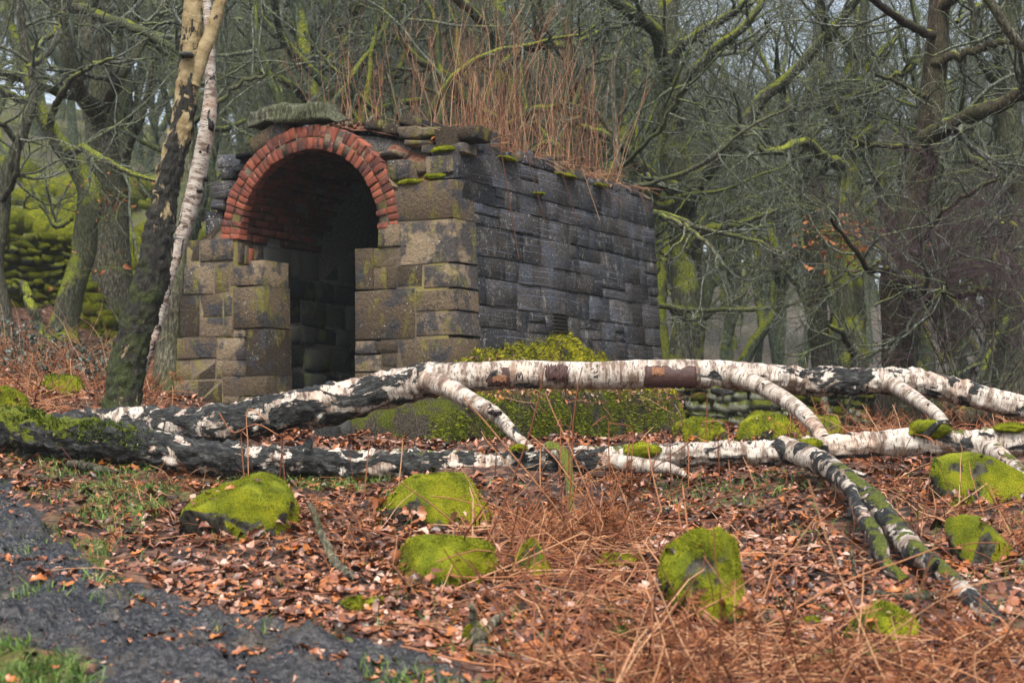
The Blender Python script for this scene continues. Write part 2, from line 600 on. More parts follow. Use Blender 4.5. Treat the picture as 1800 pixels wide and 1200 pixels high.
def mat_goldbirch():
    m = M('old_birch_bark', 0.75, 0.3)
    b = m.attr('bark', 'Vector')
    dark = m.attr('dark')
    mossa = m.attr('moss')
    fine = m.noise(b, 60, 4, 0.7)
    gold = m.ramp(m.noise(m.mapping(b, (6, 6, 18)), 1.0, 4), [(0.3, (0.17, 0.12, 0.05)), (0.7, (0.36, 0.29, 0.16))])
    n = m.noise(m.mapping(b, (8, 8, 4)), 1.0, 6, 0.65, 0.6)
    thr = m.math('SUBTRACT', 0.80, m.math('MULTIPLY', dark, 0.45))
    blk = m.step(n, thr, m.math('ADD', thr, 0.03))
    bark = m.ramp(m.noise(m.mapping(b, (26, 26, 12)), 1.0, 5, 0.7), [(0.35, (0.007, 0.007, 0.006)), (0.65, (0.04, 0.036, 0.026)), (0.8, (0.09, 0.085, 0.06))])
    col = m.mix(blk, gold, bark)
    mk = m.step(m.math('ADD', m.noise(b, 6, 5, 0.65), m.math('MULTIPLY', mossa, 0.35)), 0.68, 0.84)
    col = m.mix(m.math('MULTIPLY', mk, 0.85), col, m.ramp(fine, [(0.3, (0.015, 0.025, 0.006)), (0.7, (0.075, 0.10, 0.018))]))
    h = m.math('ADD', m.math('MULTIPLY', blk, m.noise(m.mapping(b, (42, 42, 15)), 1.0, 6, 0.72)), m.math('MULTIPLY', fine, 0.4))
    return m.done(col, normal=m.bump(h, 1.0, 0.05))

def mat_oak(name, moss=0.0, tint=(1, 1, 1), green=0.5):
    m = M(name, 0.85, 0.25)
    c = m.coord()
    r = m.objrand()
    g = m.noise(m.mapping(c, (1, 1, 0.3)), 45, 5, 0.7)
    col = m.ramp(g, [(0.36, tuple(a * b for a, b in zip((0.006, 0.006, 0.005), tint))), (0.52, tuple(a * b for a, b in zip((0.036, 0.034, 0.026), tint))), (0.66, tuple(a * b for a, b in zip((0.10, 0.10, 0.08), tint)))])
    ag = m.step(m.math('ADD', m.noise(c, 1.6, 4), m.math('MULTIPLY', r, 0.15)), 0.48, 0.68)
    col = m.mix(m.math('MULTIPLY', ag, green), col, m.ramp(g, [(0.3, (0.018, 0.026, 0.008)), (0.7, (0.07, 0.088, 0.026))]))
    k = m.math('ADD', m.math('MULTIPLY', m.normal_z(), 0.34), m.noise(c, 2.6, 5, 0.6))
    mk = m.step(k, 0.70 - moss, 0.80 - moss)
    mc = m.ramp(m.noise(c, 60, 3, 0.7), [(0.35, (0.035, 0.048, 0.005)), (0.52, (0.135, 0.16, 0.012)), (0.66, (0.28, 0.29, 0.03))])
    col = m.mix(mk, col, mc)
    return m.done(col, normal=m.bump(g, 0.8, 0.03))

def mat_leaf(name, stops, rough=0.45, spec=0.4):
    m = M(name, rough, spec)
    v = m.math('ADD', m.math('MULTIPLY', m.island(), 0.85), m.math('MULTIPLY', m.noise(m.coord(), 120, 2), 0.15))
    return m.done(m.ramp(v, stops))

MAT = dict(
    boulder=mat_boulder(), moss=mat_moss('moss'), fuzz=mat_fuzz('moss_fibres'),
    fuzz_dark=mat_fuzz('dark_moss_fibres', (0.045, 0.075, 0.006), (0.12, 0.16, 0.012)),
    fuzz_bright=mat_fuzz('yellow_moss_fibres', (0.27, 0.265, 0.010), (0.46, 0.42, 0.022)), fuzz_mid=mat_fuzz('olive_moss_fibres', (0.08, 0.10, 0.006), (0.22, 0.24, 0.014)),
    sandstone=mat_sandstone(), darkstone=mat_darkstone(), innerstone=mat_innerstone(),
    brick=mat_brick('red_brick'), brick_shaded=mat_brick('shaded_red_brick', 0.36), mortar=mat_mortar(), soil=mat_soil(),  # vault bricks are a darkened copy: the arch's inner shade put into their colour
    ground=mat_ground(), path=mat_path(), birch=mat_birch(), gold=mat_goldbirch(),
    oak=mat_oak('oak_bark', 0.05, (1.3, 1.3, 1.15)), oak_mossy=mat_oak('mossy_oak_bark', 0.19, (1.4, 1.45, 1.3)), oak_plain=mat_oak('plain_grey_bark', -0.04, (1.8, 1.75, 1.5), 0.75),
    twig=mat_oak('grey_twig_bark', -0.07, (2.5, 2.9, 2.9), 0.35), far_mossy=mat_oak('far_mossy_bark', 0.17, (1.35, 1.8, 1.45), 0.9), far=mat_oak('far_grey_bark', 0.04, (1.35, 1.8, 1.5), 0.9),
    oak_brown=mat_oak('brown_oak_bark', -0.01, (0.95, 0.72, 0.58), 0.3),
    deadwood=mat_oak('dark_dead_wood', -0.25, (1.2, 1.1, 1.0), 0.15), greywood=mat_oak('grey_dead_wood', -0.2, (2.8, 2.6, 2.3), 0.2),
    litter=mat_leaf('wet_leaf_litter', [(0.10, (0.018, 0.008, 0.005)), (0.3, (0.085, 0.030, 0.015)), (0.5, (0.18, 0.064, 0.030)), (0.66, (0.24, 0.086, 0.032)), (0.76, (0.33, 0.105, 0.018)), (0.84, (0.27, 0.15, 0.105)), (0.97, (0.46, 0.31, 0.23))], 0.4, 0.45),
    bracken=mat_leaf('dead_bracken', [(0.05, (0.06, 0.018, 0.008)), (0.35, (0.17, 0.055, 0.022)), (0.65, (0.29, 0.12, 0.050)), (0.95, (0.48, 0.28, 0.15))], 0.6, 0.3),
    frond=mat_leaf('dead_fronds', [(0.1, (0.04, 0.013, 0.006)), (0.5, (0.14, 0.045, 0.016)), (0.9, (0.26, 0.10, 0.036))], 0.75, 0.2),
    stalk=mat_leaf('red_dead_stalks', [(0.1, (0.07, 0.03, 0.018)), (0.5, (0.20, 0.085, 0.042)), (0.9, (0.36, 0.23, 0.13))], 0.7, 0.25),
    grass=mat_leaf('grass_blades', [(0.1, (0.02, 0.05, 0.008)), (0.5, (0.055, 0.12, 0.014)), (0.85, (0.12, 0.19, 0.03)), (0.98, (0.24, 0.2, 0.08))], 0.5, 0.3),
    bramble=mat_leaf('bramble_leaves', [(0.1, (0.012, 0.025, 0.02)), (0.5, (0.035, 0.06, 0.045)), (0.9, (0.08, 0.11, 0.08))], 0.4, 0.5),
    withered=mat_leaf('withered_leaves', [(0.1, (0.18, 0.06, 0.02)), (0.9, (0.38, 0.16, 0.06))], 0.6, 0.2),
)

# ------------------------------------------------------------------ ground
_ctl = []
for px in (-500, 100, 900, 1700, 2300):
    for d in (2.0, 4.5, 7.0, 9.5):
        _ctl.append(((px - 900) / F * d, d, -1.45 + 0.125 * d))
for px, d, z in ((-300, 12.5, 0.16), (200, 12.5, 0.14), (700, 12.6, -0.05), (1300, 12.5, -0.02), (1900, 12.5, 0.0), (2300, 12.5, 0.05),
                 (-300, 17, 0.75), (150, 17, 0.58), (420, 16.4, 0.30), (800, 16, 0.12), (1300, 17, 0.07), (1750, 17, 0.1), (2300, 17, 0.2),
                 (-300, 25, 2.1), (110, 24, 1.66), (330, 24, 1.15), (900, 25, 0.65), (1300, 25, 0.38), (1800, 25, 0.40), (2300, 25, 0.5),
                 (-300, 40, 6.4), (100, 40, 5.7), (900, 40, 3.0), (1300, 40, 1.7), (1800, 40, 1.6), (2400, 40, 1.8),
                 (-300, 70, 14.5), (100, 70, 13.5), (900, 70, 8.8), (1300, 70, 7.0), (1800, 70, 5.0), (2400, 70, 4.5),
                 (-300, 120, 26), (900, 120, 15.5), (1800, 120, 8.5), (2400, 120, 8), (-300, 170, 37), (900, 170, 19), (1800, 170, 11), (2400, 170, 10)):
    _ctl.append(((px - 900) / F * d, d, z))
_ctl = np.array(_ctl)

def _w(y):
    return np.maximum(y, 2.0) + 4.0

def _uv(x, y):
    return np.stack((x / _w(y) * 4.0, np.log(np.maximum(y, 1.0) + 4.0) * 1.6), -1)

def _tpsk(A, B):
    r2 = ((A[:, None] - B[None]) ** 2).sum(-1)
    return 0.5 * r2 * np.log(r2 + 1e-12)
_cu = _uv(_ctl[:, 0], _ctl[:, 1])
_cz = _ctl[:, 2] / _w(_ctl[:, 1])
_nc = len(_ctl)
_A = np.zeros((_nc + 3, _nc + 3))
_A[:_nc, :_nc] = _tpsk(_cu, _cu) + np.eye(_nc) * 0.01
_A[:_nc, _nc] = 1
_A[:_nc, _nc + 1:] = _cu
_A[_nc:, :_nc] = _A[:_nc, _nc:].T
_sol = np.linalg.solve(_A, np.concatenate((_cz, np.zeros(3))))

YS = np.concatenate((np.linspace(-8, 2.9, 20), np.geomspace(3.0, 170, 470)))
AS = np.linspace(-0.75, 0.75, 330)
GX = AS[None, :] * _w(YS)[:, None]
GY = np.repeat(YS[:, None], len(AS), 1)
_u = _uv(GX.ravel(), GY.ravel())
_gz = np.concatenate([_tpsk(c, _cu) @ _sol[:_nc] + _sol[_nc] + c @ _sol[_nc + 1:] for c in np.array_split(_u, 20)])
GZ = _gz.reshape(GX.shape) * _w(GY)
_p3 = np.stack((GX, GY, 0 * GX), -1)
GZ = GZ + fbm(_p3 * 0.9, 3, 3) * np.clip(0.05 + 0.006 * GY, 0, 0.6)
GZ = GZ + fbm(_p3 * 4.5, 3, 9) * np.where(GY < 30, 0.022, 0.0)

PATH = [(-600, 838), (0, 842), (40, 870), (62, 915), (110, 962), (185, 1002), (260, 1038), (400, 1086), (560, 1112), (700, 1138), (820, 1172), (880, 1215), (900, 1700), (-600, 1700)]
CORNER = [(-150, 1128), (60, 1136), (135, 1165), (165, 1225), (170, 1500), (-150, 1500)]

def on_path(px, py, jit=0.0):
    return inpoly(px + jit, py + jit * 0.6, PATH) & ~inpoly(px + jit, py, CORNER)

_pp = np.stack((GX, GY, GZ), -1)
_ppx, _ppy = proj(_pp)
_jit = fbm(_p3 * 3.0, 4, 21) * 85
_near = GY > 3.0
pathv = np.where(_near, on_path(_ppx, _ppy, _jit), GX < 0.2)
# ruts and trodden lumps of the mud
_mud = np.abs(fbm(_p3 * np.array((7.0, 10.0, 1)), 4, 33, 0.6))
GZ = GZ + np.where(pathv & (GY < 14), (_mud - 0.2) * 0.075 - 0.015, 0.0)

def gz(x, y):
    x, y = np.asarray(x, float), np.asarray(y, float)
    fi = np.interp(y, YS, np.arange(len(YS)))
    fj = np.clip((x / _w(y) - AS[0]) / (AS[1] - AS[0]), 0, len(AS) - 1.001)
    i = np.minimum(fi.astype(int), len(YS) - 2)
    j = fj.astype(int)
    a, b = fi - i, fj - j
    return (GZ[i, j] * (1 - b) + GZ[i, j + 1] * b) * (1 - a) + (GZ[i + 1, j] * (1 - b) + GZ[i + 1, j + 1] * b) * a

def ground_at(px, py):
    ds = np.geomspace(3.2, 150, 900)
    p = PA(np.full(ds.shape, px), np.full(ds.shape, py), ds)
    below = p[:, 2] < gz(p[:, 0], p[:, 1])
    k = int(np.argmax(below))
    q = p[k].copy()
    q[2] = gz(q[0], q[1])
    return q

def on_ground(px, d):
    x = (px - 900) / F * d
    return np.array((x, d, float(gz(x, d))))

GREEN = [(-600, 760), (330, 815), (700, 850), (620, 880), (300, 880), (230, 930), (180, 1010), (60, 930), (-600, 860)]

def green_attr(V):
    px, py = proj(V)
    nr = (V[:, 1] > 3.0) & (V[:, 1] < 14)
    w = _w(V[:, 1])
    a = 0.36 * (inpoly(px, py, GREEN) & nr) + 0.40 * (inpoly(px, py, CORNER) & nr)
    a = a + 0.32 * (inpoly(px, py, [(1130, 825), (1480, 830), (1430, 900), (1180, 890)]) & nr)
    return a + np.clip((V[:, 1] - 22) / 12, 0, 1) * np.clip((0.06 - V[:, 0] / w) * 3.0, -0.02, 0.45)

def sub_geo(V, Q, sel):
    q = Q[sel]
    ids, inv = np.unique(q.ravel(), return_inverse=True)
    return V[ids], inv.reshape(-1, 4)

# the part of the floor round the path is three times finer, for the lumps and prints in the mud
BI0, BI1 = int(np.searchsorted(YS, 4.4)), int(np.searchsorted(YS, 13.5))
BJ0, BJ1 = int(np.searchsorted(AS, -0.36)), int(np.searchsorted(AS, 0.03))
_V = np.stack((GX, GY, GZ), -1).reshape(-1, 3)
_Q = grid_quads(*GX.shape)
_qi, _qj = _Q[:, 0] // GX.shape[1], _Q[:, 0] % GX.shape[1]
_blk = (_qi >= BI0) & (_qi < BI1) & (_qj >= BJ0) & (_qj < BJ1)
_fp = pathv.ravel()[_Q].sum(1) >= 2
K = 3
def refine(A):
    A = A[BI0:BI1 + 1, BJ0:BJ1 + 1]
    n, m = A.shape
    a, b = np.linspace(0, n - 1, (n - 1) * K + 1), np.linspace(0, m - 1, (m - 1) * K + 1)
    i, j = np.minimum(a.astype(int), n - 2), np.minimum(b.astype(int), m - 2)
    u, v = (a - i)[:, None], (b - j)[None]
    g = lambda di, dj: A[np.ix_(i + di, j + dj)]
    return (g(0, 0) * (1 - v) + g(0, 1) * v) * (1 - u) + (g(1, 0) * (1 - v) + g(1, 1) * v) * u
FX, FY, FZ = refine(GX), refine(GY), refine(GZ)
_pw = refine(pathv.astype(float))
_f3 = np.stack((FX, FY, 0 * FX), -1)
_edge = np.ones(FX.shape)
_edge[0], _edge[-1], _edge[:, 0], _edge[:, -1] = 0, 0, 0, 0
_lumps = fbm(_f3 * 9.0, 4, 71, 0.62) * 0.030 + np.abs(fbm(_f3 * np.array((17.0, 24.0, 1)), 3, 72, 0.6)) * 0.030
FZ = FZ + _edge * (_pw * (_lumps * 1.5 + fbm(_f3 * np.array((1.6, 3.2, 1)), 2, 76) * 0.05) + (1 - _pw) * fbm(_f3 * 12, 3, 74) * 0.012)
_fV = np.stack((FX, FY, FZ), -1).reshape(-1, 3)
_fQ = grid_quads(*FX.shape)
_ffp = (_pw.ravel() + 0.25 * fbm(_f3 * 14, 2, 75).ravel())[_fQ].mean(1) > 0.5
def two(coarse, fine):
    g = Geo()
    for V, q in (coarse, fine):
        g.add(V, q, None, green=green_attr(V))
    return g
link('ground', two(sub_geo(_V, _Q, ~_fp & ~_blk), sub_geo(_fV, _fQ, ~_ffp)).mesh('ground', MAT['ground']), kind='structure')
link('muddy_path', two(sub_geo(_V, _Q, _fp & ~_blk), sub_geo(_fV, _fQ, _ffp)).mesh('muddy_path', MAT['path']), kind='structure')

# ------------------------------------------------------------------ fuzz of moss fibres on a surface
def fuzz(V, T, n, length, seed, zmin=-0.2, patch=None, lean=0.5, droop=0.35, keep=None):
    r = np.random.default_rng(seed)
    a, b, c = V[T[:, 0]], V[T[:, 1]], V[T[:, 2]]
    cr = np.cross(b - a, c - a)
    ar = np.linalg.norm(cr, axis=1)
    nn = cr / np.maximum(ar, 1e-12)[:, None]
    w = ar * (nn[:, 2] > zmin)
    i = r.choice(len(T), n, p=w / w.sum())
    u, v = r.random(n), r.random(n)
    f = u + v > 1
    u[f], v[f] = 1 - u[f], 1 - v[f]
    p = a[i] + (b[i] - a[i]) * u[:, None] + (c[i] - a[i]) * v[:, None]
    N = nn[i]
    if patch is not None:
        k = fbm(p * patch[0], 3, seed) > patch[1]
        p, N = p[k], N[k]
    if keep is not None:
        k = keep(p)
        p, N = p[k], N[k]
    m = len(p)
    d = unit(N + r.normal(0, lean, (m, 3)) - np.array((0, 0, droop)) * (N[:, 2:3] < 0.5))
    s = unit(np.cross(d, r.normal(0, 1, (m, 3))))
    L = length * r.uniform(0.5, 1.4, (m, 1))
    w = L * 0.17
    v0 = p - N * length * 0.3
    V2 = np.stack((v0 - s * w, v0 + s * w, p + d * L), 1).reshape(-1, 3)
    return Geo().add(V2, None, np.arange(3 * m).reshape(-1, 3))

def tris(Q):
    return np.vstack((Q[:, [0, 1, 2]], Q[:, [0, 2, 3]]))

# ------------------------------------------------------------------ the stone ruin
C0 = np.array((-0.55, 15.0))
UV_ = np.array((-0.8660254, 0.5))
VV_ = np.array((0.5, 0.8660254))

def W(u, v, z):
    q = C0 + UV_ * u + VV_ * v
    return np.array((q[0], q[1], z))

def front_uz(px, py, v=0.0):
    """where the ray through a photo pixel meets the plane at depth v behind the front face"""
    k = (px - 900.0) / F
    o = C0 + VV_ * v
    u = (o[0] - k * o[1] * 1.0) / (k * UV_[1] - UV_[0])
    for _ in range(3):
        y = o[1] + UV_[1] * u
        x = P(px, py, y)[0]
        u = u + (o[0] + UV_[0] * u - x) / -UV_[0] * 1.0
    y = o[1] + UV_[1] * u
    return u, P(px, py, y)[2]

def side_u(z):
    return -(2.75 - z) * 0.055

INW = np.array((VV_[0], VV_[1], 0.0))
RIGHTN = np.array((-UV_[0], -UV_[1], 0.0))
def mat_bank():
    m = M('mossy_bank_earth', 0.95, 0.15)
    c = m.coord()
    n2 = m.noise(c, 90, 4, 0.7)
    earth = m.ramp(n2, [(0.36, (0.012, 0.010, 0.008)), (0.5, (0.05, 0.042, 0.030)), (0.65, (0.12, 0.10, 0.075))])
    moss = m.ramp(n2, [(0.36, (0.015, 0.024, 0.003)), (0.5, (0.06, 0.075, 0.007)), (0.65, (0.17, 0.18, 0.012))])
    k = m.step(m.noise(c, 3.5, 5, 0.65), 0.44, 0.54)
    return m.done(m.mix(k, earth, moss), normal=m.bump(m.math('ADD', n2, m.noise(c, 20, 4)), 1.0, 0.04))
MAT['bankearth'] = mat_bank()
def plain_mortar(name, a, b):
    m = M(name, 0.95, 0.15)
    g_ = m.noise(m.coord(), 60, 5, 0.7)
    return m.done(m.ramp(g_, [(0.36, a), (0.64, b)]), normal=m.bump(g_, 0.6, 0.02))
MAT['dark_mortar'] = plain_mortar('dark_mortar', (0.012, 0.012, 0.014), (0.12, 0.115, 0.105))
MAT['pale_mortar'] = plain_mortar('pale_brick_mortar', (0.02, 0.015, 0.012), (0.10, 0.075, 0.058))
ruin_loc = W(1.5, 0.0, float(gz(*W(1.5, 0, 0)[:2])))
ruin = thing('stone_ruin', 'ruined dark stone building with a red brick arch and open doorway among the trees', 'ruin', ruin_loc)

def c1(x, y):
    return 260 + x / 3.0, 150 + y / 3.0

def c2(x, y):
    return 280 + x / 3.0, 400 + y / 3.0

_seed = [100]
def stone(geo_vq, mat):
    g = Geo()
    g.add(geo_vq[0], geo_vq[1])
    return part('stone', g, mat, ruin, smooth=False)

def front_stone(x0, y0, x1, y1, crop, depth=0.39, v=0.0, right_corner=False, mat='sandstone', proud=0.0):
    _seed[0] += 1
    r = np.random.default_rng(_seed[0])
    q = []
    vv = v - proud + r.uniform(-0.008, 0.008)
    for x, y in ((x0, y1), (x1, y1), (x1, y0), (x0, y0)):
        u, z = front_uz(*crop(x, y), vv)
        q.append([u, z])
    # hewn blocks: level beds
    zb, zt = (q[0][1] + q[1][1]) / 2, (q[2][1] + q[3][1]) / 2
    q[0][1] = q[1][1] = zb
    q[2][1] = q[3][1] = zt
    if right_corner:
        q[1][0], q[2][0] = side_u(zb), side_u(zt)
    pts = [W(u, vv, z) for u, z in q]
    return stone(hexstone(pts, INW * depth, _seed[0], 0.0055, 0.0055), MAT[mat])

def xr(y):
    return 545 + (y - 170) * 0.033
# left pier, row by row
for row in ([(140, 68, 212, 180), (216, 62, 385, 176)],
            [(128, 188, 285, 352), (292, 192, 368, 345), (372, 205, 468, 305), (474, 172, xr(240), 303)],
            [(108, 358, 210, 573), (214, 352, 333, 470), (214, 474, 334, 573), (338, 350, 385, 470), (338, 474, 386, 573), (392, 312, xr(420), 528)],
            [(92, 578, 297, 690), (302, 582, 445, 700), (330, 704, 447, 782), (302, 704, 326, 790), (390, 534, 452, 578), (456, 533, xr(650), 780)],
            [(86, 694, 166, 800), (170, 694, 297, 800), (75, 806, 200, 926), (204, 806, 332, 926), (336, 786, xr(830), 888)],
            [(64, 932, 250, 1010), (254, 932, 420, 1010), (424, 894, xr(940), 1000), (336, 892, 420, 928), (60, 1014, 300, 1090), (304, 1014, xr(1050), 1090)]):
    for b in row:
        front_stone(*b, c2)
# inner bits of the left jamb: brick and mortar infill above the ledge is in the inner wall below
# right pier
for b, rc in (((1316, 508, 1535, 712), True), ((1332, 718, 1540, 942), True), ((1212, 735, 1326, 852), False),
              ((1090, 862, 1182, 1075), False), ((1188, 857, 1308, 957), False), ((1188, 963, 1255, 1073), False), ((1260, 963, 1310, 1073), False),
              ((1314, 948, 1448, 1062), False), ((1453, 948, 1560, 1068), True)):
    front_stone(*b, c1, depth=0.36, right_corner=rc)
for b, rc in (((1033, 328, 1345, 588), False), ((1350, 328, 1570, 438), True), ((1352, 443, 1572, 568), True), ((1032, 596, 1138, 666), False),
              ((1143, 596, 1252, 660), False), ((1257, 588, 1578, 735), True), ((1030, 671, 1170, 760), False), ((1174, 666, 1252, 735), False),
              ((1030, 765, 1200, 860), False), ((1205, 741, 1580, 850), True), ((1030, 865, 1250, 960), False), ((1255, 855, 1585, 960), True),
              ((1028, 965, 1300, 1080), False), ((1305, 965, 1590, 1080), True)):
    front_stone(*b, c2, depth=0.36, right_corner=rc)

# side wall: courses of rock-faced blocks
SIDE = 4.2
def side_pt(v, z, out=0.0):
    return W(side_u(z) - out, v, z)
zs = [0.30, 0.56, 0.80, 1.05, 1.25, 1.50, 1.70, 1.98, 2.18, 2.36, 2.66]
vent_v, vent_z = (1.72, 2.04), (1.05, 1.25)
for ci in range(len(zs) - 1):
    z0, z1 = zs[ci], zs[ci + 1]
    r = np.random.default_rng(500 + ci)
    v = 0.35 if z1 < 2.3 else 0.10
    while v < SIDE - 0.05:
        w = r.choice([r.uniform(0.14, 0.28), r.uniform(0.28, 0.62)])
        if SIDE - v - w < 0.2:
            w = SIDE - v
        _seed[0] += 1
        zz0, zz1 = z0, z1
        gap = 0.006 if r.random() > 0.2 else r.uniform(0.004, 0.010)
        split = r.random() < 0.22
        for (a, b) in (((zz0, (zz0 + zz1) / 2 - 0.004), ((zz0 + zz1) / 2 + 0.004, zz1)) if split else ((zz0, zz1),)):
            va, vb = v + gap, v + w - 0.004
            if vent_z[0] < (a + b) / 2 < vent_z[1] and va < vent_v[1] and vb > vent_v[0]:
                if va < vent_v[0] - 0.1:
                    vb = vent_v[0]
                elif vb > vent_v[1] + 0.1:
                    va = vent_v[1]
                else:
                    continue
            tz = r.uniform(-0.012, 0.012)
            out = r.uniform(-0.004, 0.005)
            q = [side_pt(va, a + 0.004 + tz * 0.3, out), side_pt(vb, a + 0.004, out + r.uniform(-0.01, 0.01)), side_pt(vb, b - 0.004 + tz, out), side_pt(va, b - 0.004, out)]
            stone(hexstone(q, np.array((UV_[0], UV_[1], 0)) * 0.25, _seed[0], 0.004, 0.006), MAT['darkstone'])
        v += w
# vent in the side wall
vent = link('vent', None, ruin, W(side_u(1.15), 1.9, 1.15) - base(ruin), 'small dark iron grating low in the side wall')
vent_o = base(ruin) + base(vent)
_bp = [side_pt(vent_v[0], vent_z[0], 0.004), side_pt(vent_v[1], vent_z[0], 0.004), side_pt(vent_v[1], vent_z[1], 0.004), side_pt(vent_v[0], vent_z[1], 0.004)]
link('shade_plate', Geo().add(*hexstone(_bp, np.array((UV_[0], UV_[1], 0)) * 0.05, 1, 0.002, 0.001)).mesh('shade_plate', MAT['oak_plain'], False, vent_o), vent)  # dark plate painted as the shade of the hole behind the bars
for i in range(6):
    z = vent_z[0] + 0.03 + i * 0.035
    a, b = side_pt(vent_v[0] + 0.02, z, 0.02), side_pt(vent_v[1] - 0.02, z, 0.02)
    g = Geo()
    g.add(*hexstone([a, b, b + (0, 0, 0.014), a + (0, 0, 0.014)], np.array((UV_[0], UV_[1], 0)) * 0.03, i, 0.002, 0.001))
    link('bar', g.mesh('bar', MAT['oak_plain'], False, vent_o), vent)
def simple_mat(name, col, rough=0.6, spec=0.3):
    m = M(name, rough, spec)
    n = m.noise(m.coord(), 40, 4, 0.7)
    return m.done(m.ramp(n, [(0.3, tuple(x * 0.6 for x in col)), (0.7, tuple(x * 1.3 for x in col))]), normal=m.bump(n, 0.5, 0.01))
MAT['iron'] = simple_mat('rusty_iron_and_shade', (0.02, 0.017, 0.015))
for o in vent.children:
    o.data.materials[0] = MAT['iron']

# uneven top of the side wall
r = np.random.default_rng(77)
v = 0.12
while v < SIDE - 0.02:
    w = r.uniform(0.16, 0.36)
    if v + w > SIDE:
        w = SIDE - v
    h = 0.05 + 0.11 * r.random() + (0.07 if v < 0.9 else 0)
    _seed[0] += 1
    if r.random() < 0.88:
        o = r.uniform(-0.02, 0.012)
        sl = r.uniform(-0.03, 0.03)
        q = [side_pt(v + 0.006, 2.662, o), side_pt(v + w - 0.004, 2.662, o), side_pt(v + w - 0.012, 2.66 + h + sl, o - 0.02), side_pt(v + 0.012, 2.66 + h - sl, o - 0.02)]
        stone(hexstone(q, np.array((UV_[0], UV_[1], 0)) * r.uniform(0.16, 0.26), _seed[0], 0.014, 0.014), MAT['darkstone' if r.random() < 0.7 else 'sandstone'])
    v += w

# brick arch ring
AU, AZ, RI = 1.57, 1.94, 0.80
def ring_brick(r0, r1, t0, t1, v0, v1, mat, facing, name='brick', rough=0.004):
    _seed[0] += 1
    def pt(rad, t, v):
        return W(AU - rad * math.cos(t), v, AZ + rad * math.sin(t))
    if facing == 'front':
        q = [pt(r0, t0, v0), pt(r1, t0, v0), pt(r1, t1, v0), pt(r0, t1, v0)]
        inward = INW * (v1 - v0)
    else:
        q = [pt(r0, t0, v0), pt(r0, t0, v1), pt(r0, t1, v1), pt(r0, t1, v0)]
        tm = (t0 + t1) / 2
        inward = (pt(r1, tm, 0) - pt(r0, tm, 0))
    g = Geo()
    g.add(*hexstone(q, inward, _seed[0], 0.0045, rough))
    part(name, g, mat, ruin, smooth=False)
r = np.random.default_rng(31)
NB = 44
for i in range(NB):
    t0, t1 = math.pi * i / NB, math.pi * (i + 1) / NB
    e = 0.005
    out = r.uniform(-0.012, 0.006) if r.random() > 0.10 else r.uniform(0.012, 0.03)
    if r.random() < 0.2:
        ring_brick(RI, RI + 0.225, t0 + e, t1 - e, out, 0.11, MAT['brick'], 'front')
    else:
        ring_brick(RI, RI + 0.108 + r.uniform(-.004, .004), t0 + e, t1 - e, out, 0.11, MAT['brick'], 'front')
        out = r.uniform(-0.012, 0.008)
        ring_brick(RI + 0.117, RI + 0.225 + r.uniform(-.01, .006), t0 + e * 0.9, t1 - e * 0.9, out, 0.11, MAT['brick'], 'front')
# bricks of the vault, seen from below inside the arch (left side of the photo is t near pi)
NC = 34
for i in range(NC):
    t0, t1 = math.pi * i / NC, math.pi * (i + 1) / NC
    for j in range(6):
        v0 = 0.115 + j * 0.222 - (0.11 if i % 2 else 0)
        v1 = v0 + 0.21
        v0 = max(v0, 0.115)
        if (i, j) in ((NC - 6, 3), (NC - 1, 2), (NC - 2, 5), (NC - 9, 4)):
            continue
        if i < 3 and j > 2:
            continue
        ring_brick(RI, RI + 0.1, t0 + 0.006, t1 - 0.006, v0, v1, MAT['brick_shaded'], 'in')

# rubble core behind the facing stones (mortar), with the vault hollow
def prism(profile, v0, v1, mat, name):
    """profile: closed outline in (u, z), convex pieces joined as a strip between an outer and an inner line"""
    outer, inner = profile
    k = len(outer)
    g = Geo()
    V = [W(*p, ) if False else W(p[0], v0, p[1]) for p in outer] + [W(p[0], v0, p[1]) for p in inner] + \
        [W(p[0], v1, p[1]) for p in outer] + [W(p[0], v1, p[1]) for p in inner]
    Q = []
    for i in range(k - 1):
        Q += [(i, i + 1, k + i + 1, k + i), (2 * k + i, 3 * k + i, 3 * k + i + 1, 2 * k + i + 1),
              (i, 2 * k + i, 2 * k + i + 1, i + 1), (k + i, k + i + 1, 3 * k + i + 1, 3 * k + i)]
    g.add(V, Q)
    return part(name, g, mat, ruin, smooth=False)
def core_profile(ur, topfn, r_in, zlow=-0.3):
    ths = np.linspace(0, math.pi, 33)
    inner = [(AU - r_in, zlow)] + [(AU - r_in * math.cos(t), AZ + r_in * math.sin(t)) for t in ths] + [(AU + r_in, zlow)]
    outer = [(ur, zlow)]
    for t in ths:
        u = AU - (AU - ur if t < math.pi / 2 else 3.02 - AU) * math.cos(t)
        outer.append((u, max(topfn(u), AZ - 0.03)))
    outer.append((3.10, zlow))
    return outer, inner
top_front = lambda u: np.interp(u, [0, 0.50, 0.62, 1.0, 1.57, 2.1, 2.5, 2.62, 3.1], [2.22, 2.22, 2.36, 2.76, 2.93, 2.82, 2.42, 1.92, 1.90])
top_main = lambda u: np.interp(u, [0, 0.5, 1.0, 1.57, 2.1, 2.5, 2.85, 3.1], [2.62, 2.72, 2.86, 2.95, 2.88, 2.6, 2.25, 2.0])
prism(core_profile(0.02, top_front, RI + 0.03), 0.009, 0.33, MAT['mortar'], 'mortar_core')
prism(core_profile(0.14, top_main, RI + 0.035), 0.334, SIDE - 0.02, MAT['dark_mortar'], 'mortar_core')  # inner core in darker mortar, the vault's shade painted into it
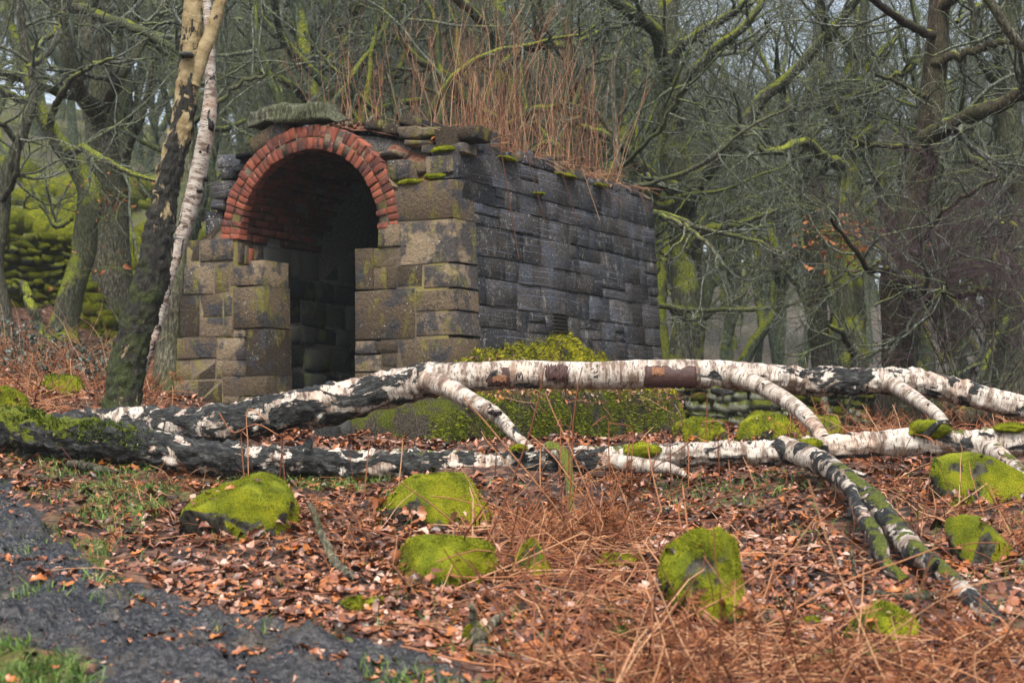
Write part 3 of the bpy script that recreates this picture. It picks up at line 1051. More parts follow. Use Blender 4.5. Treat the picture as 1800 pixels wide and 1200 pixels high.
# mortar bedding just under the face of the side wall and between the arch bricks
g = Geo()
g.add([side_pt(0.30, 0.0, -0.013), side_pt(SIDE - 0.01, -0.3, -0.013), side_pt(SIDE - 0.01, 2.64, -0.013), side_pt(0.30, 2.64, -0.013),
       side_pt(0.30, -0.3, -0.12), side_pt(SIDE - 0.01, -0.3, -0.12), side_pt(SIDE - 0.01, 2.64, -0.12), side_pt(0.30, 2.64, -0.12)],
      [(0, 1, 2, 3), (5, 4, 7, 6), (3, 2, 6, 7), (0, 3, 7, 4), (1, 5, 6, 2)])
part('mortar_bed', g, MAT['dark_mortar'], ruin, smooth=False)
g = Geo()
_th = np.linspace(0.0, math.pi, 81)
_rows = [[W(AU - rr_ * math.cos(t), vv_, AZ + rr_ * math.sin(t)) for t in _th] for rr_, vv_ in ((RI + 0.1, 0.12), (RI + 0.006, 0.10), (RI + 0.006, 0.013), (RI + 0.220, 0.013), (RI + 0.222, 0.12))]
g.add(np.array(_rows).reshape(-1, 3), grid_quads(5, 81))
part('mortar_bed', g, MAT['pale_mortar'], ruin, smooth=False)
bw = Geo()
bw.add(*hexstone([W(3.0, SIDE - 0.3, -0.3), W(0.17, SIDE - 0.3, -0.3), W(0.17, SIDE - 0.3, 2.6), W(3.0, SIDE - 0.3, 2.6)], INW * 0.27, 3))
part('back_wall', bw, MAT['innerstone'], ruin, smooth=False)

# inner left wall under the vault: rough dark stones
r = np.random.default_rng(61)
z = 0.28
UL = AU + RI
while z < 1.9:
    h = r.uniform(0.13, 0.27)
    if 1.92 - z - h < 0.1:
        h = 1.925 - z
    v = 0.40 if z + h < 1.72 else 0.40
    while v < 2.0:
        w = r.uniform(0.16, 0.42)
        _seed[0] += 1
        o = r.uniform(-0.03, 0.02)
        a = [W(UL - o, v + 0.008, z + 0.006), W(UL - o, v + w - 0.008, z + 0.006 + r.uniform(-.01, .01)), W(UL - o, v + w - 0.008, z + h - 0.008 + r.uniform(-.01, .01)), W(UL - o, v + 0.008, z + h - 0.008)]
        stone(hexstone(a, np.array((UV_[0], UV_[1], 0)) * 0.06, _seed[0], 0.022, 0.014), MAT['innerstone'])
        v += w
    z += h
# infill above the ledge of the left jamb, a couple of bricks let into pale mortar
for (va, vb, za, zb, mt) in ((0.40, 0.40, 0, 0, None), (0.02, 0.10, 1.72, 1.92, 'sandstone'), (0.11, 0.16, 1.72, 1.90, 'mortar'), (0.165, 0.25, 1.72, 1.88, 'brick'), (0.255, 0.385, 1.72, 1.92, 'sandstone')):
    if mt:
        _seed[0] += 1
        a = [W(UL + 0.01, va, za), W(UL + 0.01, vb, za), W(UL + 0.01, vb, zb), W(UL + 0.01, va, zb)]
        stone(hexstone(a, np.array((UV_[0], UV_[1], 0)) * 0.03, _seed[0], 0.006, 0.004), MAT[mt])

# broken masonry over the arch
def rubble(x0, y0, x1, y1, v, mat='sandstone', boxy=0.66, deep=0.22, tilt=0.0):
    _seed[0] += 1
    ua, za = front_uz(*c1(x0, y1), v)
    ub, zb = front_uz(*c1(x1, y0), v)
    cu, cz, hw, hh = (ua + ub) / 2, (za + zb) / 2, abs(ua - ub) / 2, abs(zb - za) / 2
    r = np.random.default_rng(_seed[0])
    q = []
    for sx, sz in ((-1, -1), (1, -1), (1, 1), (-1, 1)):
        du, dz = sx * hw * r.uniform(0.86, 1.12), sz * hh * r.uniform(0.80, 1.12)
        q.append(W(cu, v + r.uniform(-0.02, 0.02), cz) + RIGHTN * du + np.array((0, 0, dz + du * tilt)))
    V, Qh = hexstone(q, INW * deep + np.array((0, 0, r.uniform(-0.02, 0.02))), _seed[0], 0.014, 0.013)
    g = Geo()
    g.add(V, Qh)
    part('stone', g, MAT[mat], ruin, smooth=False)
for b in ((1258, 385, 1372, 505, 0.03), (1470, 365, 1612, 472, 0.10), (1490, 318, 1620, 380, 0.14), (1350, 280, 1482, 322, 0.22), (1318, 212, 1412, 284, 0.26),
          (1403, 208, 1548, 280, 0.24), (1560, 230, 1640, 330, 0.22), (1600, 205, 1742, 290, 0.16), (1210, 345, 1290, 382, 0.05), (1385, 385, 1472, 470, 0.16),
          (1590, 292, 1672, 365, 0.13), (1215, 200, 1322, 262, 0.3), (1130, 185, 1230, 235, 0.28), (1440, 300, 1500, 360, 0.2)):
    rubble(*b)
for b in ((330, 495, 428, 600, 0.06), (368, 350, 500, 442, 0.14), (376, 440, 450, 497, 0.10), (330, 600, 398, 655, 0.07), (296, 650, 382, 800, 0.09),
          (455, 410, 505, 455, 0.08), (320, 690, 372, 800, 0.03)):
    rubble(*b, mat='darkstone')
rubble(458, 343, 538, 372, 0.05, 'innerstone', 0.75, 0.25)
rubble(540, 215, 722, 325, 0.02, 'sandstone', 0.62, 0.3, 0.35)
rubble(1325, 150, 1420, 218, 0.30, 'sandstone', 0.6, 0.16, -0.35)
rubble(1440, 188, 1610, 268, 0.30, 'innerstone', 0.66, 0.2, -0.30)

MAT['greyslab'] = mat_oak('grey_green_slab', -0.22, (2.0, 2.05, 1.75), 0.4)
# big slab lying across the crown of the arch
def slab():
    v0 = -0.06
    pts = [front_uz(x, y, v0) for x, y in ((431, 221), (576, 207), (556, 176), (432, 195))]
    q = [W(u, v0, z) for u, z in pts]
    n = 9
    V, Q = [], grid_quads(n, n)
    for j in range(n):
        for i in range(n):
            a, b = i / (n - 1), j / (n - 1)
            V.append((q[0] * (1 - a) + q[1] * a) * (1 - b) + (q[3] * (1 - a) + q[2] * a) * b)
    V = np.array(V)
    back = V + INW * 0.34 + np.array((0, 0, 0.015))
    e = np.zeros((n, n), bool)
    e[0], e[-1], e[:, 0], e[:, -1] = True, True, True, True
    ring = list(range(n)) + [i * n + n - 1 for i in range(1, n)] + [n * n - 2 - i for i in range(n - 1)] + [(n - 2 - i) * n for i in range(n - 2)]
    k = len(ring)
    steps = 5
    side = [V[ring] * (1 - t) + back[ring] * t for t in np.linspace(0, 1, steps)]
    cen = V.mean(0)
    g = Geo()
    Vf = V.copy()
    Vf[e.ravel()] += INW * 0.02
    parts_v = [Vf] + side[1:]
    allv = np.vstack(parts_v)
    QQ = list(Q)
    prev = list(ring)
    for s in range(1, steps):
        cur = [n * n + (s - 1) * k + i for i in range(k)]
        for i in range(k):
            QQ.append((prev[(i + 1) % k], prev[i], cur[i], cur[(i + 1) % k]))
        prev = cur
    bc = len(allv)
    allv = np.vstack((allv, back.mean(0)[None]))
    T = [(prev[(i + 1) % k], prev[i], bc) for i in range(k)]
    allv = allv + np.stack([fbm(allv * 6, 3, 40 + s) for s in range(3)], -1) * 0.06
    g.add(allv, QQ, T)
    return g
loc = W(1.9, 0.15, 3.05)
o = link('stone_slab', slab().mesh('stone_slab', MAT['greyslab'], False, loc), None, loc,
         'long thick grey stone slab lying across the top of the red brick arch', 'stone slab')

# soil and litter on the roof
def soil_top():
    nu, nv = 40, 60
    V = []
    for a in np.linspace(0, 1, nv):
        for b in np.linspace(0, 1, nu):
            u = 0.06 + b * 2.9
            v = 0.28 + a * (SIDE - 0.28)
            edge = min(1.0, (u - 0.05) / 0.4)
            z = float(top_main(u)) + 0.03 + 0.10 * edge * min(1, (v - 0.2) / 0.5)
            V.append((u, v, z))
    V = np.array(V)
    n = fbm(np.stack((V[:, 0], V[:, 1], 0 * V[:, 0]), -1) * 5, 4, 5)
    V[:, 2] += n * 0.05
    return np.array([W(*p) for p in V]), grid_quads(nv, nu)
SV, SQ = soil_top()
g = Geo()
g.add(SV, SQ)
part('soil_cap', g, MAT['soil'], ruin, kind='stuff')
# soil spilling at the broken right shoulder of the arch
g = Geo()
nn_ = 14
V = []
for j in range(nn_):
    for i in range(nn_):
        a, b = i / (nn_ - 1), j / (nn_ - 1)
        u = 0.08 + a * 0.75
        v = 0.05 + b * 0.36
        z = float(top_front(u)) - 0.02 + b * (float(top_main(u)) - float(top_front(u)) + 0.05)
        V.append(W(u, v, z))
V = np.array(V)
V[:, 2] += fbm(V * 9, 3, 8) * 0.04
g.add(V, grid_quads(nn_, nn_))
part('soil_spill', g, MAT['soil'], ruin, kind='stuff')

# moss tufts on the masonry
def moss_pad(px, py, v, w, h, seed, dense=1600, on='front', mat='fuzz'):
    if on == 'front':
        u, z = front_uz(px, py, v)
        c = W(u, v, z)
        ax = RIGHTN
        ay = INW
    else:
        c = side_pt(v, py, 0.01)
        ax, ay = INW, -RIGHTN
    bv, bt = ICO[3]
    V = bv * np.array((w, 0.06, h))
    V = V[:, :1] * ax + V[:, 1:2] * ay + V[:, 2:3] * np.array((0, 0, 1.0))
    V = V * (1 + 0.35 * fbm(bv * 2.5, 3, seed)[:, None]) + c
    m = part('moss_pad', Geo().add(V, None, bt), MAT['moss'], ruin)
    g = fuzz(V, bt, dense, 0.010, seed, -0.5)
    link('moss_fibres', g.mesh('moss_fibres', MAT[mat], True, base(ruin)), m, None, kind='stuff')
for a in ((*c1(1385, 510), 0.02, 0.13, 0.025, 1), (*c1(1510, 482), 0.04, 0.11, 0.03, 2), (*c1(1560, 340), 0.12, 0.14, 0.03, 3)):
    moss_pad(*a)
for (v, z, w, h, s) in ((1.0, 2.66, 0.16, 0.02, 11), (1.55, 2.40, 0.09, 0.015, 12), (2.15, 2.66, 0.20, 0.018, 13), (2.9, 2.66, 0.13, 0.02, 14)):
    moss_pad(0, z, v, w, h, s, 1200, 'side')

# ------------------------------------------------------------------ mossy bank along the foot of the side wall
def wall_d(px):
    k = (px - 900.0) / F
    if px < 790:
        u = -(k * C0[1] - C0[0]) / (k * UV_[1] - UV_[0])
        return C0[1] + UV_[1] * u
    v = (k * C0[1] - C0[0] - 0.0) / (VV_[0] - k * VV_[1])
    return C0[1] + VV_[1] * min(v, 4.3)
_pxs = np.linspace(598, 1215, 130)
_wc = np.interp(_pxs, [598, 700, 790, 812, 850, 900, 960, 1000, 1040, 1090, 1150, 1215], [722, 706, 660, 606, 592, 584, 582, 572, 594, 624, 650, 690])
NR = 46
BV = []
for px, wc in zip(_pxs, _wc):
    dw = wall_d(px)
    dF = dw - np.interp(px, [598, 790, 1200], [1.5, 1.5, 1.7])
    end = np.clip((px - 1165) / 50, 0, 1) ** 2 + np.clip((640 - px) / 42, 0, 1) ** 2
    lo = np.array((P(px, 780, dF)[0], dF, 0.0))
    lo[2] = gz(lo[0], lo[1]) - 0.1
    low = lambda py: py + (785 - py) * end
    face = np.interp(px, [598, 800, 1000, 1200], [716, 703, 694, 694])
    ctl = [lo, P(px, low(face + 30), dF + 0.05), P(px, low(face + 4), dF + 0.16), P(px, low(face - 8), dF + 0.4), P(px, low(max(wc + 10, face - 26)) if px > 790 else low(face - 12), dF + 0.95),
           P(px, low(wc + 8), dw - 0.10), P(px, low(wc - 2), dw + 0.02), P(px, low(wc) + 6, dw + 0.25)]
    BV.append(spline(ctl, NR))
BV = np.array(BV).reshape(-1, 3)
BQ = grid_quads(130, NR)
_n = fbm(BV * 3.2, 4, 51) * 0.10 + fbm(BV * 14, 3, 52) * 0.03
BV[:, 2] += _n * 0.6
BV[:, 1] -= _n
BQ = BQ[:, ::-1]
bank_loc = (0.25, 14.6, float(gz(0.25, 14.0)))
bank = thing('mossy_bank', 'low mossy earth and stone bank along the foot of the dark side wall', 'bank', bank_loc)
part('earth', Geo().add(BV, BQ), MAT['bankearth'], bank)
bt_ = tris(BQ)
part('moss', fuzz(BV, bt_, 60000, 0.026, 5, -0.3, (2.2, -0.15), 0.5, 0.6), MAT['fuzz_mid'], bank, kind='stuff')
part('bright_moss', fuzz(BV, bt_, 90000, 0.026, 6, -0.2, None, 0.5, 0.5, keep=lambda p: p[:, 2] > np.interp(p[:, 0], [-0.6, 0.2, 2], [0.48, 0.52, 0.52])), MAT['fuzz_bright'], bank, kind='stuff')
for (px, py, d, w, h) in ((575, 770, 13.4, 0.10, 0.10), (600, 758, 13.6, 0.08, 0.09), (536, 782, 13.2, 0.14, 0.06)):
    _seed[0] += 1
    g = Geo()
    g.add(lump((w, 0.14, h), _seed[0], 0.7) + P(px, py, d) + np.array((0, 0.0, 0)), CB_Q)
    part('stone', g, MAT['innerstone'], bank, smooth=False)

# ------------------------------------------------------------------ birch stems (thick tubes with their own bark coordinates)
def stem_geo(ctl, seg=0.02, n=30, seed=0, rough=0.012, dark=None, moss=None, warp=0.03):
    """ctl rows: x, y, z, r ; dark / moss: values along the stem (lists interpolated evenly)"""
    ctl = np.asarray(ctl, float)
    L = np.linalg.norm(np.diff(ctl[:, :3], axis=0), axis=1).sum()
    k = max(6, int(L / seg))
    S = spline(ctl, k)
    s = np.linspace(0, 1, k)
    p, rad = S[:, :3], S[:, 3]
    p = p + np.stack([fbm(np.stack((s * L * 1.6, 0 * s + a, 0 * s), -1), 2, seed + a) for a in range(3)], -1) * warp * np.minimum(1, s * 8)[:, None]
    dk = np.interp(s, np.linspace(0, 1, len(dark)), dark) if dark is not None else np.zeros(k)
    ms = np.interp(s, np.linspace(0, 1, len(moss)), moss) if moss is not None else np.zeros(k)
    th = np.arange(n) * 2 * math.pi / n
    bark = np.stack((np.cos(th)[None] * rad[:, None], np.sin(th)[None] * rad[:, None], np.repeat((s * L)[:, None], n, 1)), -1) + seed * 3.7
    V, Q = tubes(p[None], rad[None], n)
    V = V.reshape(k, n, 3)
    N = unit(V - p[:, None])
    disp = fbm(bark * np.array((5, 5, 3.0)), 3, seed) * 0.10 * rad[:, None]
    ridg = np.abs(fbm(bark * np.array((24, 24, 12.0)), 3, seed + 5)) * 2.2
    disp = disp + (ridg - 0.5) * rough * np.clip(dk * 1.5 - 0.3, 0, 1)[:, None]
    V = V + N * disp[..., None]
    g = Geo()
    vv = V.reshape(-1, 3)
    cap0, cap1 = p[0][None], p[-1][None]
    m = k * n
    T = [(j, (j + 1) % n, m) for j in range(n)] + [((k - 1) * n + (j + 1) % n, (k - 1) * n + j, m + 1) for j in range(n)]
    dd, mm = np.repeat(dk, n), np.repeat(ms, n)
    g.add(np.vstack((vv, cap0, cap1)), Q[:, ::-1] if False else Q, T, bark=np.vstack((bark.reshape(-1, 3), bark[0].mean(0)[None], bark[-1].mean(0)[None])),
          dark=np.concatenate((dd, [1, 1])), moss=np.concatenate((mm, [0, 0])))
    g.S = S
    return g

def pxstem(rows):
    """rows: px, py, d, radius in photo pixels"""
    out = []
    for px, py, d, r in rows:
        q = P(px, py, d)
        out.append((*q, r / F * d))
    return np.array(out)

fb_loc = ground_at(300, 835)
fb = thing('fallen_birch', 'long fallen white birch with two stems lying across in front of the ruin', 'fallen tree', fb_loc)
up = pxstem([(60, 752, 11.3, 20), (150, 752, 11.25, 30), (215, 751, 11.2, 32), (300, 752, 11.2, 34), (400, 742, 11.15, 34), (500, 727, 11.1, 35), (600, 712, 11.0, 34), (680, 690, 11.0, 33),
             (760, 671, 10.95, 31), (850, 663, 10.9, 26), (1000, 660, 10.9, 25), (1130, 660, 10.9, 24.5), (1290, 662, 10.9, 25), (1400, 665, 10.9, 24), (1500, 669, 10.9, 23),
             (1600, 671, 10.9, 23), (1700, 689, 10.9, 22), (1800, 713, 10.9, 21), (1950, 752, 10.9, 18)])
part('trunk', stem_geo(up, 0.014, 40, 1, 0.032, [0.95, 0.86, 0.78, 0.74, 0.72, 0.66, 0.58, 0.46, 0.30, 0.28, 0.30, 0.36, 0.62, 0.62, 0.56, 0.42, 0.40, 0.46]), MAT['birch'], fb)
lo = pxstem([(-120, 742, 10.7, 36), (0, 748, 10.65, 34), (100, 764, 10.6, 36), (200, 780, 10.55, 37), (300, 797, 10.5, 33), (400, 806, 10.45, 31), (500, 810, 10.4, 27), (600, 813, 10.35, 26),
             (700, 812, 10.3, 25), (800, 815, 10.25, 26), (900, 809, 10.2, 24), (1000, 806, 10.15, 23.5), (1100, 806, 10.1, 25), (1200, 802, 10.05, 22), (1300, 797, 10.0, 23),
             (1400, 792, 10.0, 24), (1480, 781, 10.0, 22), (1600, 773, 10.0, 24), (1700, 774, 10.0, 24), (1800, 776, 10.0, 26), (1950, 778, 10.0, 24)])
part('trunk', stem_geo(lo * np.array((1, 1, 1, 0.94)), 0.014, 40, 2, 0.032, [1.0, 1.0, 1.0, 0.92, 0.80, 0.76, 0.74, 0.72, 0.70, 0.66, 0.60, 0.52, 0.50, 0.52, 0.48, 0.40, 0.46, 0.44, 0.5],
                       [1.0, 1.0, 0.85, 0.35, 0.05, 0.0, 0.15, 0.35, 0.35, 0.2, 0.2, 0.3, 0.1, 0.0, 0.1, 0.0, 0.35, 0.2, 0.3]), MAT['birch'], fb)
gnd_d = ground_at(1752, 1096)
gd2 = ground_at(1592, 1022)
for rows, dk, ms, rg, kw in (
    ([(745, 668, 10.95, 22), (785, 682, 10.8, 19), (830, 706, 10.62, 15), (868, 728, 10.5, 14), (900, 758, 10.35, 11), (935, 792, 10.22, 9)], [0.45, 0.3, 0.25, 0.3, 0.2], None, 0.006, {}),
    ([(1262, 655, 10.9, 20), (1300, 664, 10.8, 17), (1350, 686, 10.65, 15), (1395, 713, 10.45, 14), (1425, 741, 10.25, 13), (1448, 775, 10.1, 13)], [0.4, 0.2, 0.15, 0.2, 0.3], None, 0.004, {}),
    ([(1535, 664, 10.9, 18), (1570, 676, 10.8, 14), (1610, 702, 10.6, 13), (1645, 728, 10.35, 11), (1665, 752, 10.15, 10)], [0.45, 0.3, 0.25, 0.25], None, 0.004, {}),
    ([(1372, 788, 10.0, 22), (1410, 800, 9.85, 22), (1450, 818, 9.5, 21), (1490, 850, 8.9, 20), (1535, 885, 8.4, 23), (1570, 925, 7.9, 20), (1610, 968, 7.4, 21), (1660, 1010, 7.0, 18), (1710, 1056, 6.65, 18), (1762, 1104, gnd_d[1], 15)],
     [0.6, 0.62, 0.66, 0.68, 0.74, 0.68, 0.72, 0.66, 0.6], [0.0, 0.1, 0.35, 0.62, 0.48, 0.42, 0.55, 0.5, 0.0], 0.012, {}),
    ([(1478, 838, 9.05, 12), (1497, 866, 8.5, 11), (1506, 893, 8.1, 12), (1525, 928, 7.7, 14), (1545, 960, 7.4, 15), (1560, 995, 7.15, 12), (1592, 1024, gd2[1], 10)],
     [0.5, 0.6, 0.75, 0.8, 0.7], [0.0, 0.0, 0.1, 0.2, 0.6, 0.8], 0.01, {}),
    ([(965, 786, 10.15, 12), (988, 798, 10.0, 12), (999, 826, 9.75, 8), (1003, 860, 9.3, 7), (1008, 892, 8.95, 7), (1012, 920, 8.6, 4)], [0.4, 0.35, 0.3, 0.25], [0.8, 1.0, 0.8, 0.7, 0.2], 0.003, {}),
    ([(1080, 812, 10.05, 16), (1130, 818, 9.92, 14), (1170, 822, 9.85, 11), (1196, 831, 9.8, 7), (1206, 838, 9.78, 4)], [0.5, 0.4, 0.35], None, 0.004, {}),
    ([(1740, 790, 9.95, 18), (1775, 812, 9.7, 14), (1800, 834, 9.5, 12), (1850, 880, 9.1, 11)], [0.4, 0.35, 0.3], [0.2, 0.6, 0.8], 0.004, {}),
    ([(1448, 812, 9.5, 6), (1475, 826, 9.45, 5), (1500, 832, 9.4, 4.5), (1522, 838, 9.35, 3.5)], [0.6, 0.6], None, 0.002, {}),
):
    part('branch', stem_geo(pxstem(rows), 0.016, 20, int(rows[0][0]), rg, dk, ms, warp=0.012), MAT['birch'], fb)
# snags and knots
for rows in ([(860, 722, 10.5, 7), (872, 724, 10.38, 6), (880, 727, 10.3, 4)], [(1500, 893, 8.1, 9), (1492, 910, 8.05, 5)], [(1625, 765, 9.9, 8), (1650, 743, 9.85, 5), (1668, 741, 9.85, 3)],
             [(540, 785, 10.3, 9), (544, 776, 10.3, 7), (541, 770, 10.3, 5)], [(1548, 958, 7.4, 6), (1522, 985, 7.3, 3)], [(1640, 1000, 7.0, 7), (1648, 985, 6.95, 4)],
             [(1255, 685, 10.8, 8), (1275, 688, 10.7, 6), (1290, 690, 10.65, 3)]):
    part('snag', stem_geo(pxstem(rows), 0.01, 10, int(rows[0][0]), 0.003, [0.9, 0.9], [0.4, 0.3], 0.004), MAT['birch'], fb)

# bark peeled off in windows, and a letter cut into the bark
MAT['peel'] = simple_mat('bare_brown_underbark', (0.045, 0.019, 0.015), 0.6, 0.35)
MAT['peel2'] = simple_mat('pale_orange_wood', (0.20, 0.095, 0.05), 0.7, 0.25)
MAT['cut'] = simple_mat('dark_cut', (0.012, 0.008, 0.008), 0.8)
upS = spline(up, 800)
upx, _ = proj(upS[:, :3])
def on_trunk(px, frac, lift):
    """a point on the viewer's side of the upper stem; frac -1 is its lower edge, 1 its upper edge"""
    i = int(np.argmin(np.abs(upx - px)))
    c, rr = upS[i, :3], upS[i, 3] * 1.02 + lift
    T = unit(upS[min(i + 2, 799), :3] - upS[max(i - 2, 0), :3])
    Vd = unit(-c - T * np.dot(-c, T))
    U = np.cross(T, Vd)
    if U[2] < 0:
        U = -U
    a = math.asin(np.clip(frac, -1, 1))
    return c + rr * (math.cos(a) * Vd + math.sin(a) * U)
def peel(px0, px1, f0, f1, lift, seed, mat, name='peeled_patch', ragged=0.16):
    n, m = 26, 14
    V = []
    r_ = np.random.default_rng(seed)
    lowe = f0 - r_.uniform(0, ragged, n)
    tope = f1 + r_.uniform(-0.3, 0.3, n) * ragged
    for i in range(n):
        for j in range(m):
            b = j / (m - 1)
            jit = r_.uniform(-1.2, 1.2) if i in (0, n - 1) else 0
            edge = min(i, n - 1 - i, j, m - 1 - j)
            V.append(on_trunk(px0 + (px1 - px0) * i / (n - 1) + jit, lowe[i] * (1 - b) + tope[i] * b, lift if edge > 0 else -0.012))
    V = np.array(V)
    V += fbm(V * 40, 2, seed)[:, None] * 0.004 * np.array((0, -1, 0.3))
    q = grid_quads(n, m)
    part(name, Geo().add(V, q), MAT[mat], fb, label='dark bare patch where the bark has been peeled from the upper stem' if mat == 'peel' else None)
peel(857, 898, -0.55, 0.62, 0.016, 1, 'peel')
peel(866, 892, -0.25, 0.12, 0.020, 2, 'peel2', 'bare_wood')
peel(958, 997, -0.1, 0.72, 0.012, 3, 'peel', ragged=0.5)
peel(1130, 1224, -0.75, 0.72, 0.012, 4, 'peel')
peel(1144, 1166, 0.05, 0.55, 0.016, 5, 'peel2', 'bare_wood')
g = Geo()
for a, b in (((907.0, -0.28), (909.5, 0.28)), ((909.5, 0.28), (912.5, -0.1)), ((912.5, -0.1), (916.5, 0.25)), ((916.5, 0.25), (917.5, -0.28))):
    pts = np.array([on_trunk(a[0] + (b[0] - a[0]) * t, a[1] + (b[1] - a[1]) * t, 0.005) for t in np.linspace(0, 1, 4)])
    add_tubes(g, pts[None], np.full((1, 4), 0.0042), 5)
part('carved_letter', g, MAT['cut'], fb, label='letter M cut into the white bark')
# moss cushions on the stems
def cushion(px, py, d, w, h, seed, parent=None):
    bv, bt = ICO[3]
    V = bv * np.array((w, 0.07, h))
    V = V * (1 + 0.4 * fbm(bv * 2.2, 3, seed)[:, None]) + P(px, py, d)
    m = part('moss_pad', Geo().add(V, None, bt), MAT['moss'], parent or fb)
    link('moss_fibres', fuzz(V, bt, 1800, 0.009, seed, -0.6).mesh('moss_fibres', MAT['fuzz'], True, base(parent or fb)), m, kind='stuff')
for a in ((1128, 791, 10.02, 0.10, 0.045, 1), (1632, 755, 9.95, 0.12, 0.06, 2), (1420, 780, 9.93, 0.09, 0.03, 3), (1775, 752, 9.95, 0.10, 0.03, 4), (1180 - 1180 + 912, 788, 10.1, 0.05, 0.02, 5)):
    cushion(*a)
llS = spline(lo, 200)
g = Geo()
Vs, Qs = tubes(llS[None, :75, :3], llS[None, :75, 3] * 1.0, 16)
part('moss_fibres', fuzz(Vs, tris(Qs), 9000, 0.028, 9, 0.15, (3.0, 0.0), 0.6, 0.3, keep=lambda p: p[:, 0] < -2.15 - 0.4 * rng.random(len(p))), MAT['fuzz_dark'], fb, kind='stuff')

# standing dark birch in front of the ruin's left corner
b0 = ground_at(205, 741)
D0 = 12.5
sb_loc = on_ground(205, D0)
sb = thing('leaning_birch', 'leaning old birch with dark mossy foot and peeling golden bark at left of the ruin', 'tree', sb_loc)
py0 = proj(sb_loc)[1]
part('trunk', stem_geo(pxstem([(200, float(py0) + 25, D0, 42), (207, 735, D0, 34), (225, 640, D0, 31), (250, 550, D0, 30), (268, 490, D0, 30), (280, 420, D0, 26), (296, 330, D0, 22), (313, 250, D0, 20), (327, 180, D0, 19.5), (335, 100, D0, 19), (343, 0, D0, 17), (348, -120, D0, 15), (350, -400, D0, 11), (345, -800, D0, 5)]),
                       0.014, 44, 21, 0.022, [1.0, 1.0, 1.0, 1.0, 0.95, 0.82, 0.66, 0.62, 0.45, 0.5, 0.4, 0.4, 0.4, 0.4, 0.4, 0.4, 0.4, 0.4], [0.9, 0.85, 0.7, 0.45, 0.2, 0.05, 0, 0, 0, 0, 0, 0, 0, 0, 0, 0, 0]), MAT['gold'], sb)
part('limb', stem_geo(pxstem([(340, 150, D0, 12), (356, 95, D0, 13), (373, 60, D0, 12.5), (390, 5, D0, 11), (402, -70, D0, 9), (420, -300, D0, 6), (430, -600, D0, 3)]), 0.02, 18, 23, 0.01, [0.5, 0.4, 0.35, 0.3, 0.3]), MAT['gold'], sb)
D1 = 13.3
wb_loc = on_ground(228, D1)
wb = thing('white_birch', 'slim white birch stem rising close behind the leaning dark birch', 'tree', wb_loc)
part('trunk', stem_geo(pxstem([(226, 745, D1, 16), (240, 660, D1, 14), (270, 570, D1, 13), (300, 490, D1, 11), (318, 430, D1, 13), (335, 370, D1, 14), (350, 310, D1, 15), (358, 250, D1, 15), (365, 190, D1, 13), (367, 130, D1, 10), (366, 60, D1, 9), (360, -50, D1, 8), (350, -400, D1, 6), (352, -700, D1, 3)]),
                       0.02, 22, 24, 0.008, [0.8, 0.6, 0.42, 0.36, 0.32, 0.36, 0.3, 0.3, 0.3, 0.3, 0.3], [0.4, 0.2, 0, 0, 0, 0, 0]), MAT['birch'], wb)
g = Geo()
for (px, py, w, h) in ((371, 222, 5, 9), (362, 315, 4, 4), (350, 336, 4, 3), (353, 268, 3, 3)):
    _seed[0] += 1
    g2 = Geo()
    g2.add(lump((w / F * D1, 0.03, h / F * D1), _seed[0], 0.3) + P(px, py, D1 - 0.05), CB_Q)
    part('knot', g2, MAT['cut'], wb)
gt = Geo()
gt.add(lump((0.05, 0.05, 0.018), 5, 0.4) + P(328, 97, D0 - 0.08), CB_Q)
part('bracket_fungus', gt, MAT['innerstone'], sb)

# ------------------------------------------------------------------ oaks
def grow(Pn, D, L, R0, k, gn, upb, r, tip=0.35):
    b = len(Pn)
    pts = np.zeros((b, k + 1, 3))
    pts[:, 0] = Pn
    d = D.copy()
    step = (L / k)[:, None]
    for i in range(k):
        d = unit(d + r.normal(0, gn, (b, 3)) + np.array((0, 0, upb)))
        pts[:, i + 1] = pts[:, i] + d * step
    rad = R0[:, None] * (1 - (1 - tip) * np.linspace(0, 1, k + 1) ** 0.9)
    return pts, rad

def spawn(pts, rad, n, tmin, ang, L, r, rf=(0.4, 0.65), spread=0.35):
    b, k, _ = pts.shape
    idx = r.integers(min(int(tmin * (k - 1)), k - 2), k - 1, (b, n))
    idx[:, 0] = k - 2
    bi = np.arange(b)[:, None]
    p = pts[bi, idx]
    T = unit(pts[bi, idx + 1] - p)
    fr = r.random((b, n, 1))
    p = p + (pts[bi, idx + 1] - p) * fr
    perp = unit(np.cross(T, r.normal(0, 1, T.shape)))
    a = ang * (1 + r.uniform(-spread, spread, (b, n, 1)))
    d = unit(np.cos(a) * T + np.sin(a) * perp)
    Ls = L * r.uniform(0.55, 1.35, (b, n))
    Rs = rad[bi, idx] * r.uniform(*rf, (b, n))
    return p.reshape(-1, 3), d.reshape(-1, 3), Ls.ravel(), Rs.ravel()

def crown_from(g, pts, rad, r, n2=6, L2=1.5, n3=5, L3=0.8, n4=4, L4=0.42, tmin=0.25, gn=0.24, minr=0.0022):
    a = grow(*spawn(pts, rad, n2, tmin, 0.95, L2, r), 7, gn, 0.03, r)
    a = (a[0], np.maximum(a[1], minr * 1.8))
    add_tubes(g, *a, 5)
    b = grow(*spawn(*a, n3, 0.15, 0.8, L3, r), 5, gn, 0.03, r)
    b = (b[0], np.maximum(b[1], minr * 1.2))
    add_tubes(g, *b, 4)
    if n4:
        c = grow(*spawn(*b, n4, 0.1, 0.7, L4, r), 3, gn, 0.04, r, 0.5)
        c = (c[0], np.maximum(c[1], minr))
        add_tubes(g, *c, 3)
    return a, b

